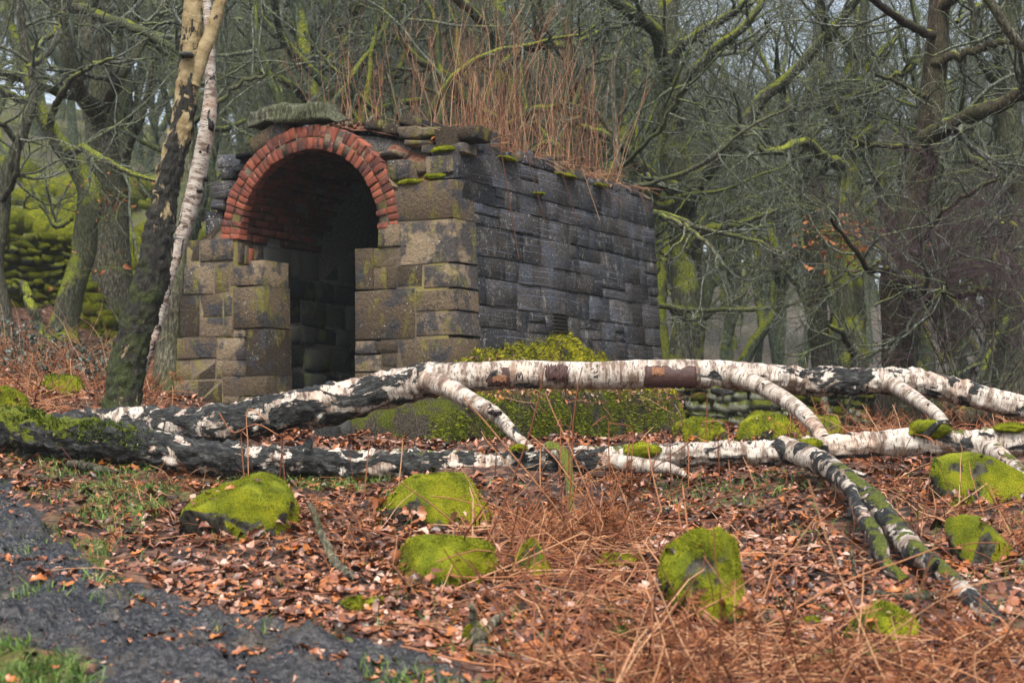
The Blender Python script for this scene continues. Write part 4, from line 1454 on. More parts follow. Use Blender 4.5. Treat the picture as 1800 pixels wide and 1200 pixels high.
def variant(seed, H=4.5, r0=0.15, nl=8, fork=0.3, gn=0.14, dense=1.0, limbL=3.2):
    r = np.random.default_rng(seed)
    tp, tr = grow(np.zeros((1, 3)), np.array([[r.normal(0, .12), r.normal(0, .12), 1.0]]), np.array([H]), np.array([r0]), 14, gn, 0.12, r, 0.42)
    tr[:, 0] *= 1.35
    tp[:, 0, 2] -= 0.25
    gt = Geo()
    add_tubes(gt, tp, tr, 9)
    p, d, L, Rr = spawn(tp, tr, nl, fork, 0.85, limbL, r, (0.5, 0.75))
    p[0], d[0], L[0], Rr[0] = tp[0, -1], unit(tp[0, -1] - tp[0, -2]), limbL, tr[0, -1] * 0.95
    lp, lr = grow(p, d, L, Rr, 11, 0.27, 0.10, r, 0.3)
    add_tubes(gt, lp, lr, 6)
    gc = Geo()
    crown_from(gc, lp, lr, r, int(6 * dense), 1.5, 5, 0.85, int(4 * dense), 0.45, 0.2, 0.25)
    return gt, gc

VARS = []
for i, (H, r0, nl, fk, gn) in enumerate(((4.5, .15, 9, .3, .14), (5.5, .13, 9, .35, .10), (3.6, .16, 9, .35, .20), (6.0, .12, 9, .3, .09), (4.0, .12, 8, .25, .22), (5.0, .17, 10, .4, .12), (3.2, .11, 8, .3, .24))):
    gt, gc = variant(900 + i, H, r0, nl, fk, gn)
    mt = MAT[('far_mossy', 'far', 'far_mossy', 'far', 'far_mossy', 'far', 'far_mossy')[i]]
    VARS.append((gt.mesh('trunk', mt), gc.mesh('crown', MAT['twig']), mt))

KS = 18
def hero_oak(label, rows, limbs, mat='oak', seed=0, name='oak_tree', n2=6, L2=1.3, trunk_crown=None, cat='tree', dens=(5, 0.75, 4, 0.4), minr=0.0025, extra_limbs=0, group=None, leaf=None):
    r = np.random.default_rng(seed)
    S = spline(pxstem(rows), 60)
    foot = S[0, :3].copy()
    loc = np.array((foot[0], foot[1], float(gz(foot[0], foot[1]))))
    t = thing(name, label, cat, loc, group)
    p = S[:, :3] + np.stack([fbm(np.stack((np.linspace(0, 9, 60), np.full(60, a), np.full(60, seed)), -1), 2, seed + a) for a in range(3)], -1) * 0.04
    n = 20
    th = np.arange(n) * 2 * math.pi / n
    V, Q = tubes(p[None], S[None, :, 3], n)
    N = unit(V.reshape(60, n, 3) - p[:, None])
    V = V + (N * (fbm(V.reshape(60, n, 3) * np.array((6, 6, 2.5)), 3, seed)[..., None] * 0.22 * S[:, 3][:, None, None])).reshape(-1, 3)
    # root flare
    part('trunk', Geo().add(V, Q), MAT[mat], t)
    lp, lr = [], []
    for li, rowsl in enumerate(limbs):
        s = spline(pxstem(rowsl), KS)
        s[:, 1] += np.linspace(0, 1, KS) * r.uniform(-0.7, 0.5)
        s[1:-1, :3] += r.normal(0, 0.012, (KS - 2, 3)) * min(1.0, S[0, 1] / 18)
        lp.append(s[:, :3])
        lr.append(np.maximum(s[:, 3], 0.008))
        part('limb', add_tubes(Geo(), s[None, :, :3], np.maximum(s[None, :, 3], 0.006), 10), MAT[mat], t)
    if trunk_crown is not None:
        k0 = int(trunk_crown * 59)
        sp = S[np.linspace(k0, 59, KS).astype(int)]
        lp.append(sp[:, :3])
        lr.append(sp[:, 3] * 0.8)
        if extra_limbs:
            a = grow(*spawn(sp[None, :, :3], sp[None, :, 3], extra_limbs, 0.0, 0.95, 2.4, r, (0.35, 0.6)), KS - 1, 0.2, 0.06, r, 0.3)
            for q, w in zip(*a):
                part('limb', add_tubes(Geo(), q[None], w[None], 8), MAT[mat], t)
                lp.append(q)
                lr.append(w)
    if lp:
        g = Geo()
        a, b = crown_from(g, np.array(lp), np.array(lr), r, n2, L2, *dens, minr=minr)
        part('crown', g, MAT['twig'], t, kind='stuff')
    return t

def foot(px, py, d, r):
    """root flare rows ending under the ground"""
    q = on_ground(px, d)
    gy = float(proj(q)[1])
    return [(px, gy + 14, d, r * 1.55), (px, gy - 6, d, r * 1.3), (px, gy - 40, d, r * 1.05)]

T = 23.0
hero_oak('slender oak leaning right beside the mossy wall, its top bending away to the left', foot(115, 572, 22, 24) + [(132, 490, 22, 21), (150, 420, 22, 22), (162, 352, 22, 23), (140, 300, 22, 18), (110, 258, 22, 16), (85, 222, 22, 14), (60, 172, 22, 12), (38, 110, 22, 10), (22, 50, 22, 9), (10, -60, 22, 7)],
         [[(118, 268, 22, 9), (150, 262, 21, 7), (190, 285, 20, 6), (235, 310, 20, 5), (290, 325, 20, 3)], [(125, 380, 22, 6), (95, 395, 21.5, 5), (60, 345, 21.5, 4), (45, 325, 21.5, 3)],
          [(60, 170, 22, 8), (40, 180, 22, 7), (-20, 150, 22, 5)], [(85, 222, 22, 7), (110, 170, 21, 6), (150, 130, 20.5, 4), (210, 110, 20, 3)], [(38, 110, 22, 7), (80, 60, 22, 5), (110, 10, 22, 4), (120, -60, 22, 3)]],
         'oak_mossy', 301, n2=7, L2=1.3)
hero_oak('massive straight grey green trunk standing behind the slender oak', foot(196, 540, 25, 36) + [(192, 440, 25, 33), (186, 340, 25, 32), (176, 220, 25, 30), (170, 100, 25, 28), (168, -40, 25, 26), (160, -250, 25, 20)],
         [[(170, 200, 24.7, 15), (140, 165, 24, 14), (120, 110, 23.6, 13), (108, 60, 23.4, 11), (98, 10, 23.2, 10), (90, -50, 23, 8)], [(110, 12, 24, 9), (150, 14, 23.5, 10), (190, 32, 23, 10), (230, 42, 22.6, 9), (275, 62, 22.3, 8), (315, 90, 22, 6)],
          [(186, 190, 24.6, 12), (208, 140, 24, 11), (235, 95, 24, 9), (268, 45, 24, 8), (300, -20, 24, 6)], [(170, 180, 24.7, 9), (120, 170, 24, 8), (60, 150, 23.5, 7), (0, 135, 23, 6), (-60, 140, 23, 4)]],
         'oak_plain', 302, n2=7, L2=1.4, trunk_crown=0.5)
hero_oak('slim straight green trunk between the massive trunk and the birch', foot(212, 560, 28, 22) + [(208, 420, 28, 20), (210, 300, 28, 18), (216, 150, 28, 16), (220, 0, 28, 14), (224, -150, 28, 10)],
         [[(210, 310, 28, 8), (235, 260, 27, 7), (262, 190, 27, 6), (280, 120, 27, 5)]], 'oak_plain', 303, trunk_crown=0.4, extra_limbs=4)
hero_oak('pale trunk with a bright mossy foot tucked between the birch and the ruin', foot(297, 690, 16.8, 25) + [(300, 600, 16.8, 22), (306, 500, 16.8, 20), (318, 400, 17.2, 18), (330, 250, 17.6, 15), (335, 100, 18, 12), (340, -80, 18, 9)],
         [[(335, 220, 17.7, 6), (375, 190, 17.5, 5), (420, 150, 17.5, 4), (470, 130, 17.5, 3)]], 'oak_plain', 304, n2=5, trunk_crown=0.55)
hero_oak('broken dead mossy stem leaning left by the brambles', foot(78, 590, 19, 9) + [(62, 560, 19, 9), (48, 520, 19, 8), (42, 495, 19, 6)], [], 'oak_mossy', 305)
hero_oak('curving oak at the far left edge with brown bark', foot(10, 560, 21, 15) + [(-6, 470, 21, 13), (0, 400, 21, 12), (12, 300, 21, 11), (40, 235, 21, 10), (58, 160, 21, 8), (40, 60, 21, 8), (25, -50, 21, 7)],
         [[(5, 350, 21, 6), (40, 320, 20.5, 5), (62, 260, 20.5, 4)], [(30, 250, 21, 6), (-20, 200, 20.5, 5), (-60, 170, 20, 4)], [(50, 120, 21, 6), (90, 70, 21, 5), (95, 0, 21, 4)]], 'oak', 306, trunk_crown=0.6)
# right of the ruin
hero_oak('dark leaning oak with a mossy stump limb at the wall end', foot(1577, 742, 18, 36) + [(1577, 640, 18, 29), (1576, 540, 18, 28), (1576, 480, 18, 31), (1590, 400, 18, 27), (1615, 320, 18, 25), (1632, 250, 18, 24), (1640, 150, 18, 22), (1646, 60, 18, 20), (1652, -60, 18, 17), (1650, -250, 18, 10)],
         [[(1622, 245, 17.8, 16), (1670, 222, 17.4, 16), (1715, 200, 17, 15), (1760, 182, 16.8, 13), (1830, 150, 16.5, 10)], [(1640, 62, 17.9, 8), (1600, 55, 17.6, 8), (1555, 40, 17.3, 7), (1500, 14, 17, 6), (1450, -15, 17, 4)],
          [(1590, 490, 17.8, 16), (1612, 503, 17.5, 15), (1630, 520, 17.3, 14), (1643, 534, 17.2, 9)], [(1635, 522, 17.3, 6), (1680, 519, 17.2, 6), (1720, 512, 17.1, 5), (1756, 511, 17, 3)],
          [(1642, 110, 17.9, 9), (1690, 92, 17.6, 8), (1740, 72, 17.4, 7), (1800, 60, 17.2, 5)], [(1650, 20, 18, 11), (1680, -10, 17.8, 10), (1720, -60, 17.5, 8)],
          [(1610, 460, 17.8, 5), (1630, 400, 17.4, 5), (1670, 360, 17.2, 4), (1730, 330, 17, 3)], [(1630, 270, 17.8, 6), (1590, 255, 17.5, 5), (1540, 250, 17.3, 4), (1500, 235, 17, 3)], [(1638, 180, 17.8, 5), (1590, 150, 17.5, 4), (1540, 130, 17.3, 3)],
          [(1560, 470, 17.8, 6), (1525, 480, 17.4, 5), (1480, 440, 17.2, 4), (1440, 400, 17, 3)]],
         'oak_brown', 310, n2=6, L2=1.0)
hero_oak('mossy forked oak with a wavy crown behind the right stone wall', foot(1502, 720, 22, 28) + [(1500, 620, 22, 25), (1497, 500, 22, 24), (1492, 400, 22, 23), (1495, 300, 22, 20), (1488, 235, 22, 16), (1482, 180, 22, 13), (1500, 110, 22, 12), (1512, 50, 22, 9), (1520, -50, 22, 7)],
         [[(1490, 235, 21.9, 10), (1462, 195, 21.7, 11), (1445, 150, 21.7, 10), (1448, 90, 21.7, 8), (1435, 20, 21.7, 6), (1440, -50, 21.7, 5)], [(1480, 292, 21.8, 11), (1445, 280, 21.5, 10), (1418, 258, 21.4, 8), (1385, 262, 21.3, 8), (1350, 280, 21.2, 7), (1322, 270, 21.2, 5)],
          [(1500, 255, 21.8, 10), (1528, 232, 21.6, 10), (1538, 215, 21.6, 9), (1515, 175, 21.6, 8), (1512, 150, 21.6, 8), (1535, 110, 21.6, 7), (1565, 72, 21.6, 6), (1590, 50, 21.6, 4)],
          [(1486, 175, 21.9, 8), (1530, 160, 21.6, 7), (1570, 140, 21.4, 6), (1610, 118, 21.3, 5)], [(1502, 100, 21.9, 7), (1480, 60, 21.7, 6), (1450, 20, 21.7, 5), (1440, -40, 21.7, 4)],
          [(1497, 480, 21.8, 6), (1535, 470, 21.4, 6), (1560, 440, 21.3, 4)], [(1500, 620, 21.8, 6), (1470, 590, 21.5, 5), (1440, 580, 21.4, 4)]],
         'oak_mossy', 311, n2=5, L2=1.1)
hero_oak('slim ivy green oak left of the mossy forked oak', foot(1447, 715, 24, 23) + [(1444, 640, 24, 21), (1432, 520, 24, 18), (1424, 400, 24, 15), (1420, 320, 24, 14), (1417, 250, 24, 13), (1412, 200, 24, 11), (1424, 150, 24, 10), (1436, 70, 24, 9), (1446, -40, 24, 8)],
         [[(1418, 250, 23.9, 8), (1392, 215, 23.6, 8), (1380, 170, 23.6, 6), (1372, 160, 23.6, 4)], [(1422, 330, 23.8, 7), (1450, 300, 23.5, 6), (1480, 270, 23.4, 4)], [(1420, 280, 23.8, 8), (1385, 275, 23.5, 8), (1350, 270, 23.4, 7), (1310, 290, 23.3, 5)]],
         'oak', 312, n2=5, trunk_crown=0.5)
hero_oak('stout oak with sweeping mossy limbs close behind the right end of the ruin', foot(1212, 700, 23, 33) + [(1208, 600, 23, 29), (1204, 480, 23, 28), (1198, 390, 23, 27), (1190, 300, 23, 25), (1178, 180, 23, 21), (1172, 80, 23, 19), (1178, -30, 23, 17), (1180, -200, 23, 11)],
         [[(1200, 372, 22.9, 17), (1232, 320, 22.5, 16), (1262, 280, 22.2, 14), (1298, 240, 22, 13), (1330, 185, 21.8, 12), (1380, 140, 21.6, 10), (1425, 95, 21.4, 9), (1480, 30, 21.2, 8), (1520, -20, 21, 6)],
          [(1185, 330, 22.8, 13), (1150, 318, 22.4, 12), (1120, 290, 22.1, 10), (1070, 250, 22, 9), (1010, 235, 22, 6)], [(1176, 140, 22.8, 13), (1150, 60, 22.4, 13), (1115, 40, 22.2, 12), (1070, 5, 22, 10), (1040, -40, 22, 8)],
          [(1210, 440, 22.8, 8), (1250, 400, 22.4, 8), (1300, 395, 22.2, 6), (1360, 370, 22, 5)], [(1180, 190, 22.8, 10), (1215, 130, 22.5, 10), (1260, 85, 22.2, 9), (1320, 30, 22, 7), (1360, -30, 22, 5)],
          [(1195, 350, 22.8, 9), (1160, 360, 22.4, 8), (1130, 330, 22.2, 6)], [(1176, 100, 22.8, 9), (1230, 55, 22.4, 8), (1290, 20, 22.2, 7), (1340, -30, 22, 5)]],
         'oak_mossy', 313, n2=6, L2=1.2)
hero_oak('broad dark ivy clad trunk at the right edge', foot(1785, 720, 21, 38) + [(1784, 600, 21, 35), (1782, 480, 21, 34), (1786, 340, 21, 32), (1776, 240, 21, 26), (1770, 120, 21, 22), (1775, -30, 21, 18), (1780, -220, 21, 12)],
         [[(1780, 330, 20.8, 10), (1745, 290, 20.4, 9), (1715, 270, 20.2, 8), (1690, 230, 20.1, 6)], [(1785, 400, 20.8, 9), (1755, 380, 20.4, 8), (1735, 330, 20.2, 6)], [(1770, 560, 20.8, 7), (1740, 600, 20.4, 7), (1715, 640, 20.2, 7), (1690, 690, 20, 6)],
          [(1785, 470, 20.8, 6), (1745, 450, 20.3, 6), (1715, 470, 20.1, 5)], [(1772, 160, 20.8, 9), (1730, 130, 20.5, 8), (1700, 70, 20.4, 6), (1690, 0, 20.4, 5)]], 'oak', 314, n2=6, trunk_crown=0.4)
hero_oak('understory sapling behind the ruin reaching long thin branches to the right', foot(1075, 700, 20.5, 10) + [(1080, 560, 20.5, 9), (1090, 430, 20.5, 8), (1085, 300, 20.5, 7), (1080, 180, 20.5, 5), (1085, 60, 20.5, 3)],
         [[(1090, 400, 20.3, 5), (1150, 372, 19.8, 6), (1200, 388, 19.5, 5), (1250, 400, 19.3, 4), (1310, 410, 19.2, 4), (1380, 440, 19, 2.5)], [(1085, 530, 20.3, 5), (1150, 542, 19.8, 5), (1225, 545, 19.4, 4.5), (1290, 545, 19.2, 4), (1380, 535, 19, 3), (1475, 488, 18.8, 2)],
          [(1160, 380, 19.7, 4), (1200, 400, 19.4, 4), (1235, 435, 19.2, 3.5), (1255, 465, 19.1, 2.5)], [(1088, 340, 20.3, 5), (1150, 320, 19.7, 4), (1230, 290, 19.3, 4), (1310, 230, 19, 3), (1400, 180, 18.8, 2)],
          [(1180, 545, 19.6, 3), (1230, 560, 19.2, 3), (1310, 515, 19, 2.5), (1340, 480, 19, 2)], [(1085, 300, 20.3, 4), (1140, 250, 19.8, 4), (1190, 180, 19.5, 3), (1260, 110, 19.3, 2)]],
         'oak_plain', 315, n2=9, L2=0.8, dens=(4, 0.4, 3, 0.25), name='sapling')
hero_oak('dark mossy oak rising behind the dead stalks on the ruin roof', foot(880, 640, 24, 26) + [(876, 500, 24, 24), (872, 350, 24, 22), (866, 200, 24, 20), (885, 110, 24, 18), (872, 20, 24, 17), (858, -80, 24, 14)],
         [[(880, 120, 23.9, 10), (920, 85, 23.6, 10), (960, 72, 23.4, 9), (1010, 70, 23.2, 8), (1060, 40, 23, 6)], [(870, 210, 23.9, 10), (820, 180, 23.6, 9), (780, 130, 23.4, 8), (740, 110, 23.3, 7), (690, 60, 23.2, 5)],
          [(868, 250, 23.9, 8), (930, 200, 23.5, 8), (985, 190, 23.2, 7), (1030, 130, 23, 5)], [(866, 60, 23.9, 9), (820, 20, 23.5, 8), (770, -10, 23.2, 7)], [(872, 300, 23.8, 8), (910, 300, 23.4, 7), (960, 260, 23.2, 6), (1000, 280, 23, 5)],
          [(870, 280, 23.8, 8), (830, 250, 23.4, 8), (790, 255, 23.2, 7), (740, 270, 23, 6), (700, 240, 22.9, 5)]], 'oak_mossy', 316, n2=6, L2=1.2)
hero_oak('dark upright stem right of the tallest dead stalks', foot(1003, 650, 22, 11) + [(1002, 450, 22, 9), (1000, 300, 22, 8), (1001, 180, 22, 7), (1002, 60, 22, 6), (1005, -60, 22, 5)],
         [[(1001, 160, 21.9, 4), (1040, 110, 21.7, 3.5), (1100, 90, 21.5, 2.5)], [(1000, 120, 21.9, 4), (960, 60, 21.7, 3.5), (930, 0, 21.6, 2.5)]], 'oak', 317, n2=5, L2=0.8, name='sapling', trunk_crown=0.5)
hero_oak('crooked grey oak behind the capstone slab', foot(600, 600, 26, 24) + [(598, 430, 26, 22), (604, 300, 26, 20), (612, 170, 26, 18), (600, 90, 26, 16), (585, 20, 26, 14), (580, -80, 26, 11)],
         [[(612, 200, 25.8, 9), (650, 150, 25.5, 9), (690, 130, 25.3, 8), (720, 60, 25.2, 7), (730, -20, 25.2, 5)], [(605, 130, 25.8, 9), (560, 90, 25.5, 9), (520, 60, 25.3, 8), (480, 10, 25.2, 6)], [(610, 230, 25.8, 9), (640, 210, 25.5, 8), (690, 180, 25.3, 7), (740, 170, 25.2, 6)],
          [(605, 260, 25.8, 8), (560, 210, 25.5, 8), (520, 160, 25.3, 7), (460, 140, 25.2, 5)], [(590, 60, 25.8, 8), (630, 20, 25.5, 8), (650, -40, 25.4, 6)]], 'oak_mossy', 318, n2=6, L2=1.2)
# bare grey bough reaching in from a tree outside the frame, top right
hero_oak('smooth silver bough curving into the top right corner from a birch beside the view', foot(2080, 780, 13, 26) + [(2075, 500, 13, 24), (2060, 200, 13, 22), (2050, -100, 13, 20), (2040, -400, 13, 12)],
         [[(2055, 60, 13, 14), (1950, 118, 12.8, 12), (1860, 122, 12.6, 10), (1800, 108, 12.5, 9), (1765, 90, 12.5, 8.5), (1735, 55, 12.5, 8.5), (1705, 15, 12.5, 8), (1670, -30, 12.5, 7)]], 'oak_plain', 319, n2=3, L2=0.7, dens=(3, 0.4, 0, 0.2), name='birch_tree')

# deep wood: many bare oaks sharing seven shapes
r = np.random.default_rng(2024)
placed = []
tries = 0
LBL = 'bare hazy oak in the crowded wood behind the ruin'
nb = 0
def blocked(px, d):
    return d < 21 or (330 < px < 1130 and d < 23)
while nb < 205 and tries < 9000:
    tries += 1
    d = 21.5 + 84 * r.random() ** 1.35
    px = r.uniform(-160, 1960)
    q = on_ground(px, d)
    if blocked(px, d) or (d > 58 and r.random() < 0.35) or (px > 1300 and d > 45 and r.random() < 0.4):
        continue
    if px < 340 and d < 46 and r.random() < 0.92:
        continue
    sp = 1.35 if d < 45 else 2.2
    if any((q[0] - a) ** 2 + (q[1] - b) ** 2 < sp * sp for a, b in placed):
        continue
    placed.append((q[0], q[1]))
    vi = int(r.integers(0, len(VARS)))
    tm, cm, mt = VARS[vi]
    shape = ('crooked mossy oak', 'slim straight grey oak', 'squat spreading mossy oak', 'tall slender grey oak', 'twisted mossy oak', 'stout grey oak', 'small contorted mossy oak')[vi]
    where = 'left of the ruin' if px < 330 else ('above the ruin roof' if px < 1140 else ('right of the ruin' if px < 1480 else 'at the right edge'))
    lab = ('bare ' if d < 48 else 'distant hazy ') + shape + (' in the crowded wood ' if d < 48 else ' far back in the wood ') + where
    t = thing('oak_tree', lab, 'tree', q, 'bare oaks crowding the hazy wood')
    s = r.uniform(0.85, 1.35) * (1.0 if d < 50 else 1.1)
    if px > 1150:
        s *= 0.80
    t.scale = (s, s, s * r.uniform(0.95, 1.2))
    t.rotation_euler = (r.normal(0, 0.06), r.normal(0, 0.06), r.uniform(0, 6.28))
    for nm, me in (('trunk', tm), ('crown', cm)):
        o = link(nm, me, t)
        if nm == 'crown':
            o['kind'] = 'stuff'
    nb += 1

# ------------------------------------------------------------------ boulders
BOULDERS = []
def boulder(label, px, py, wpx, hpx, seed, deep=0.9, skew=0.0, boxy=0.25, sub=5, nf=6000, flen=0.009, name='mossy_boulder', mat='boulder', sink=0.45, fz='fuzz', peak=0.0, zmin=-0.1, patch=(9.0, -0.22), amp=0.16, cat='boulder', group=None, cuts=9):
    b = ground_at(px, py)
    d = b[1] + wpx / F * b[1] * 0.35
    w = wpx / F * b[1] / 2
    h = hpx / F * b[1]
    bv, bt = ICO[sub]
    cub = bv / np.max(np.abs(bv), axis=1, keepdims=True)
    V = bv * (1 - boxy) + cub * boxy
    V = V * (1 + amp * fbm(bv * 1.3 + seed, 3, seed) + 0.05 * fbm(bv * 5 + seed, 3, seed + 1))[:, None]
    rb = np.random.default_rng(seed + 500)
    for _ in range(cuts):
        nrm_ = unit(rb.normal(0, 1, 3) + np.array((0, -0.2, 0.35)))
        c_ = rb.uniform(0.62, 0.86)
        over = np.maximum(V @ nrm_ - c_, 0)
        V = V - over[:, None] * nrm_ * 0.9
    V = V - V.mean(0)
    V[:, 0] /= np.abs(V[:, 0]).max()
    V[:, 2] = (V[:, 2] - V[:, 2].min()) / np.ptp(V[:, 2])
    V[:, 2] = V[:, 2] * (1 + sink) - sink
    taper = 1 - peak * np.clip(V[:, 2], 0, 1)
    V[:, 0] = V[:, 0] * taper + skew * V[:, 2]
    V = V * np.array((w, w * deep, h))
    V = V + np.array((b[0], d, 0.0))
    V[:, 2] += min(float(gz(b[0], b[1])), float(gz(b[0], d)))
    loc = np.array((b[0], d, float(gz(b[0], d))))
    t = thing(name, label, cat, loc, group)
    part('rock', Geo().add(V, None, bt), MAT[mat], t)
    BOULDERS.append(V)
    if nf:
        part('moss', fuzz(V, bt, nf * 2, flen, seed, zmin, patch, 0.6, 0.55), MAT[fz], t, kind='stuff')
    return V

boulder('broad moss covered boulder beside the muddy path with bracken against its left flank', 405, 950, 235, 118, 11, 0.9, 0.14, 0.15, peak=0.2, nf=11000, cuts=5)
boulder('greenish moss mound partly hidden by dead bracken near the middle of the foreground', 752, 925, 235, 92, 12, 0.9, 0.12, 0.2, peak=0.2, cuts=5, nf=9000)
boulder('low bright moss hummock just below the pale moss mound in the middle of the foreground', 772, 1034, 205, 92, 13, 0.9, 0.1, 0.1, peak=0.15, nf=8000)
boulder('upright rounded boulder wrapped in bright yellow moss standing among flattened bracken', 1237, 1092, 176, 160, 14, 0.8, 0.10, 0.3, peak=0.22, nf=16000, zmin=-0.7, sink=0.25)
boulder('small domed mossy stone low at the right of the foreground', 1560, 1140, 145, 76, 15, 0.9, 0.0, 0.15, peak=0.25, nf=7000)
boulder('wedge shaped dark rock with a mossy top near the right edge', 1745, 1000, 120, 92, 16, 1.0, -0.25, 0.5, nf=5000, zmin=0.25, fz='fuzz', patch=(3.0, -0.05))
boulder('thin mossy ridge of stone poking through bracken right of the middle mound', 935, 1015, 78, 66, 17, 0.7, -0.1, 0.2, peak=0.3, nf=3500)
boulder('flat moss patch on a sunken stone left of the upright mossy boulder', 1085, 1000, 100, 22, 18, 0.8, 0, 0.2, sub=3, nf=2500)
boulder('round green mossy boulder in front of the dry stone wall under the hanging birch limb', 1356, 784, 128, 62, 19, 0.9, 0.0, 0.2, peak=0.1, nf=5000, flen=0.016)
boulder('flat yellow green boulder at the left foot of the dry stone wall', 1234, 784, 100, 50, 20, 0.9, 0, 0.3, nf=4000, flen=0.016)
boulder('low mossy hump right of the round boulder by the dry stone wall', 1452, 784, 70, 52, 21, 0.9, 0, 0.2, sub=3, nf=2500, flen=0.016)
boulder('long dark mossy mound under the fallen stem at the right edge', 1742, 890, 230, 95, 22, 0.6, 0.1, 0.3, nf=8000, flen=0.016, fz='fuzz_dark', patch=(2.0, -0.1))
boulder('mossy block lying by the lower left edge below the hillside', 12, 730, 62, 52, 23, 0.9, 0, 0.45, sub=3, nf=2500, flen=0.014)
boulder('dull mossy stone in the leaf litter at left of the leaning birch', 95, 695, 90, 38, 24, 0.8, 0, 0.3, sub=3, nf=1800, flen=0.018, fz='fuzz_dark')
boulder('flat grey stone set at the edge of the path', -5, 860, 80, 16, 25, 0.8, 0, 0.6, sub=3, nf=0, mat='innerstone', name='flat_stone', cat='stone')
boulder('moss cap near the dead branch at the lower middle', 835, 1140, 50, 40, 26, 0.8, 0.0, 0.2, sub=3, nf=2500, zmin=0.0)
boulder('small moss patch on a stone at the edge of the path', 640, 1075, 90, 22, 27, 0.7, 0.0, 0.2, sub=3, nf=2200)
boulder('tiny moss hummock left of the domed stone at lower right', 1430, 1105, 70, 16, 28, 0.7, 0.0, 0.2, sub=3, nf=1500)

# mossy rocks tumbled over the hillside on the left
r = np.random.default_rng(64)
def rock_variants(n, mat, base_seed):
    out = []
    for i in range(n):
        bv, bt = ICO[2]
        V = bv * 0.8 + 0.2 * bv / np.max(np.abs(bv), axis=1, keepdims=True)
        V = V * (1 + 0.25 * fbm(bv * 1.4 + i * 7.7, 3, base_seed + i))[:, None] * np.array((1.0, 0.85, 0.65))
        out.append(Geo().add(V, None, bt).mesh('rock', mat))
    return out
MAT['wallmoss'] = mat_oak('mossy_wall_stone', 0.22, (1.6, 1.7, 1.6), 0.6)
MAT['rock_moss'] = mat_moss('rock_moss', 0.55)
HR = rock_variants(6, MAT['rock_moss'], 700)
nr = 0
for _ in range(900):
    if nr >= 90:
        break
    px, d = r.uniform(-80, 330), r.uniform(26, 46)
    q = on_ground(px, d)
    x, y = proj(q)
    if not (-60 < x < 320 and 250 < y < 560):
        continue
    s = r.uniform(0.25, 0.85)
    o = link('mossy_rock', HR[int(r.integers(0, 6))], None, q + (0, 0, s * 0.12), ('big' if s > 0.5 else 'small') + ' moss smothered rock among the tumbled rocks on the ' + ('upper' if y < 430 else 'lower') + ' left hillside', 'rock', 'mossy rocks tumbled over the left hillside')
    o.scale = (s * r.uniform(.8, 1.4), s, s * r.uniform(.7, 1.1))
    o.rotation_euler = (r.normal(0, .2), r.normal(0, .2), r.uniform(0, 6.28))
    nr += 1

# ------------------------------------------------------------------ dry stone walls
def stone_variants(n, mat, seed):
    out = []
    for i in range(n):
        out.append(Geo().add(lump((0.5, 0.5, 0.5), seed + i, 0.88, 0.20), CB_Q).mesh('stone', mat, False))
    return out
MAT['greystone'] = mat_oak('grey_green_wall_stone', -0.02, (7.5, 8.2, 7.8), 0.15)
WS_G = stone_variants(8, MAT['greystone'], 800)
WS_M = stone_variants(8, MAT['wallmoss'], 820)
MAT['wall_cushion'] = mat_moss('wall_moss_cushion', 0.6)
WS_F = stone_variants(8, MAT['wall_cushion'], 840)
def dry_wall(name, label, pa, pb, height, sizes, kinds, seed, group=None, fall=None):
    r = np.random.default_rng(seed)
    pa, pb = np.array(pa, float), np.array(pb, float)
    L = np.linalg.norm((pb - pa)[:2])
    ux = (pb - pa) / L
    yaw = math.atan2(ux[1], ux[0])
    mid = (pa + pb) / 2
    t = thing(name, label, 'wall', (mid[0], mid[1], float(gz(mid[0], mid[1]))), group)
    b = base(t)
    z = -0.06
    while True:
        h = r.uniform(*sizes[1])
        s = -r.uniform(0, 0.1)
        any_ = False
        while s < L:
            w = r.uniform(*sizes[0])
            hm = height(s / L)
            if z < hm:
                any_ = True
                p = pa + ux * (s + w / 2)
                q = np.array((p[0] + r.normal(0, .02), p[1] + r.normal(0, .025), float(gz(p[0], p[1])) + z + h / 2))
                k = kinds(s / L, z / max(hm, .01), r)
                o = link('stone', (WS_G, WS_M, WS_F)[k][int(r.integers(0, 8))], t, q - b)
                o.scale = (w * 0.95, r.uniform(.22, .32), h * r.uniform(0.86, 1.04))
                o.rotation_euler = (r.normal(0, .14), r.normal(0, .16), yaw + r.normal(0, .2))
            s += w
        z += h * 0.93
        if not any_ or z > 3:
            break
    return t
def kr(s, z, r):
    m = 0.10 + 0.5 * s + 0.25 * (z > 0.6)
    x = r.random()
    return 2 if x < m * 0.45 else (1 if x < m else 0)
pa, pb = on_ground(1150, 20.6), on_ground(1562, 20.0)
dry_wall('dry_stone_wall', 'low grey green dry stone wall running behind the fallen birch at the right', pa, pb, lambda s: (0.62 - 0.02 * s), ((0.10, 0.24), (0.07, 0.13)), kr, 91)
pa, pb = on_ground(-70, 24.5), on_ground(112, 26.0)
dry_wall('dry_stone_wall', 'moss covered dry stone wall climbing the slope at the left edge', pa, pb, lambda s: 1.15 - 0.2 * s + 0.06 * math.sin(s * 23), ((0.12, 0.34), (0.09, 0.17)), lambda s, z, r: 2 if r.random() < .8 else 1, 92)
pa, pb = on_ground(128, 24.8), on_ground(222, 23.5)
dry_wall('dry_stone_wall', 'collapsed mossy end of the stone wall between the oak and the massive trunk', pa, pb, lambda s: max(0.05, 0.62 - 0.5 * s), ((0.16, 0.32), (0.11, 0.18)), lambda s, z, r: 2 if r.random() < .85 else 1, 93)

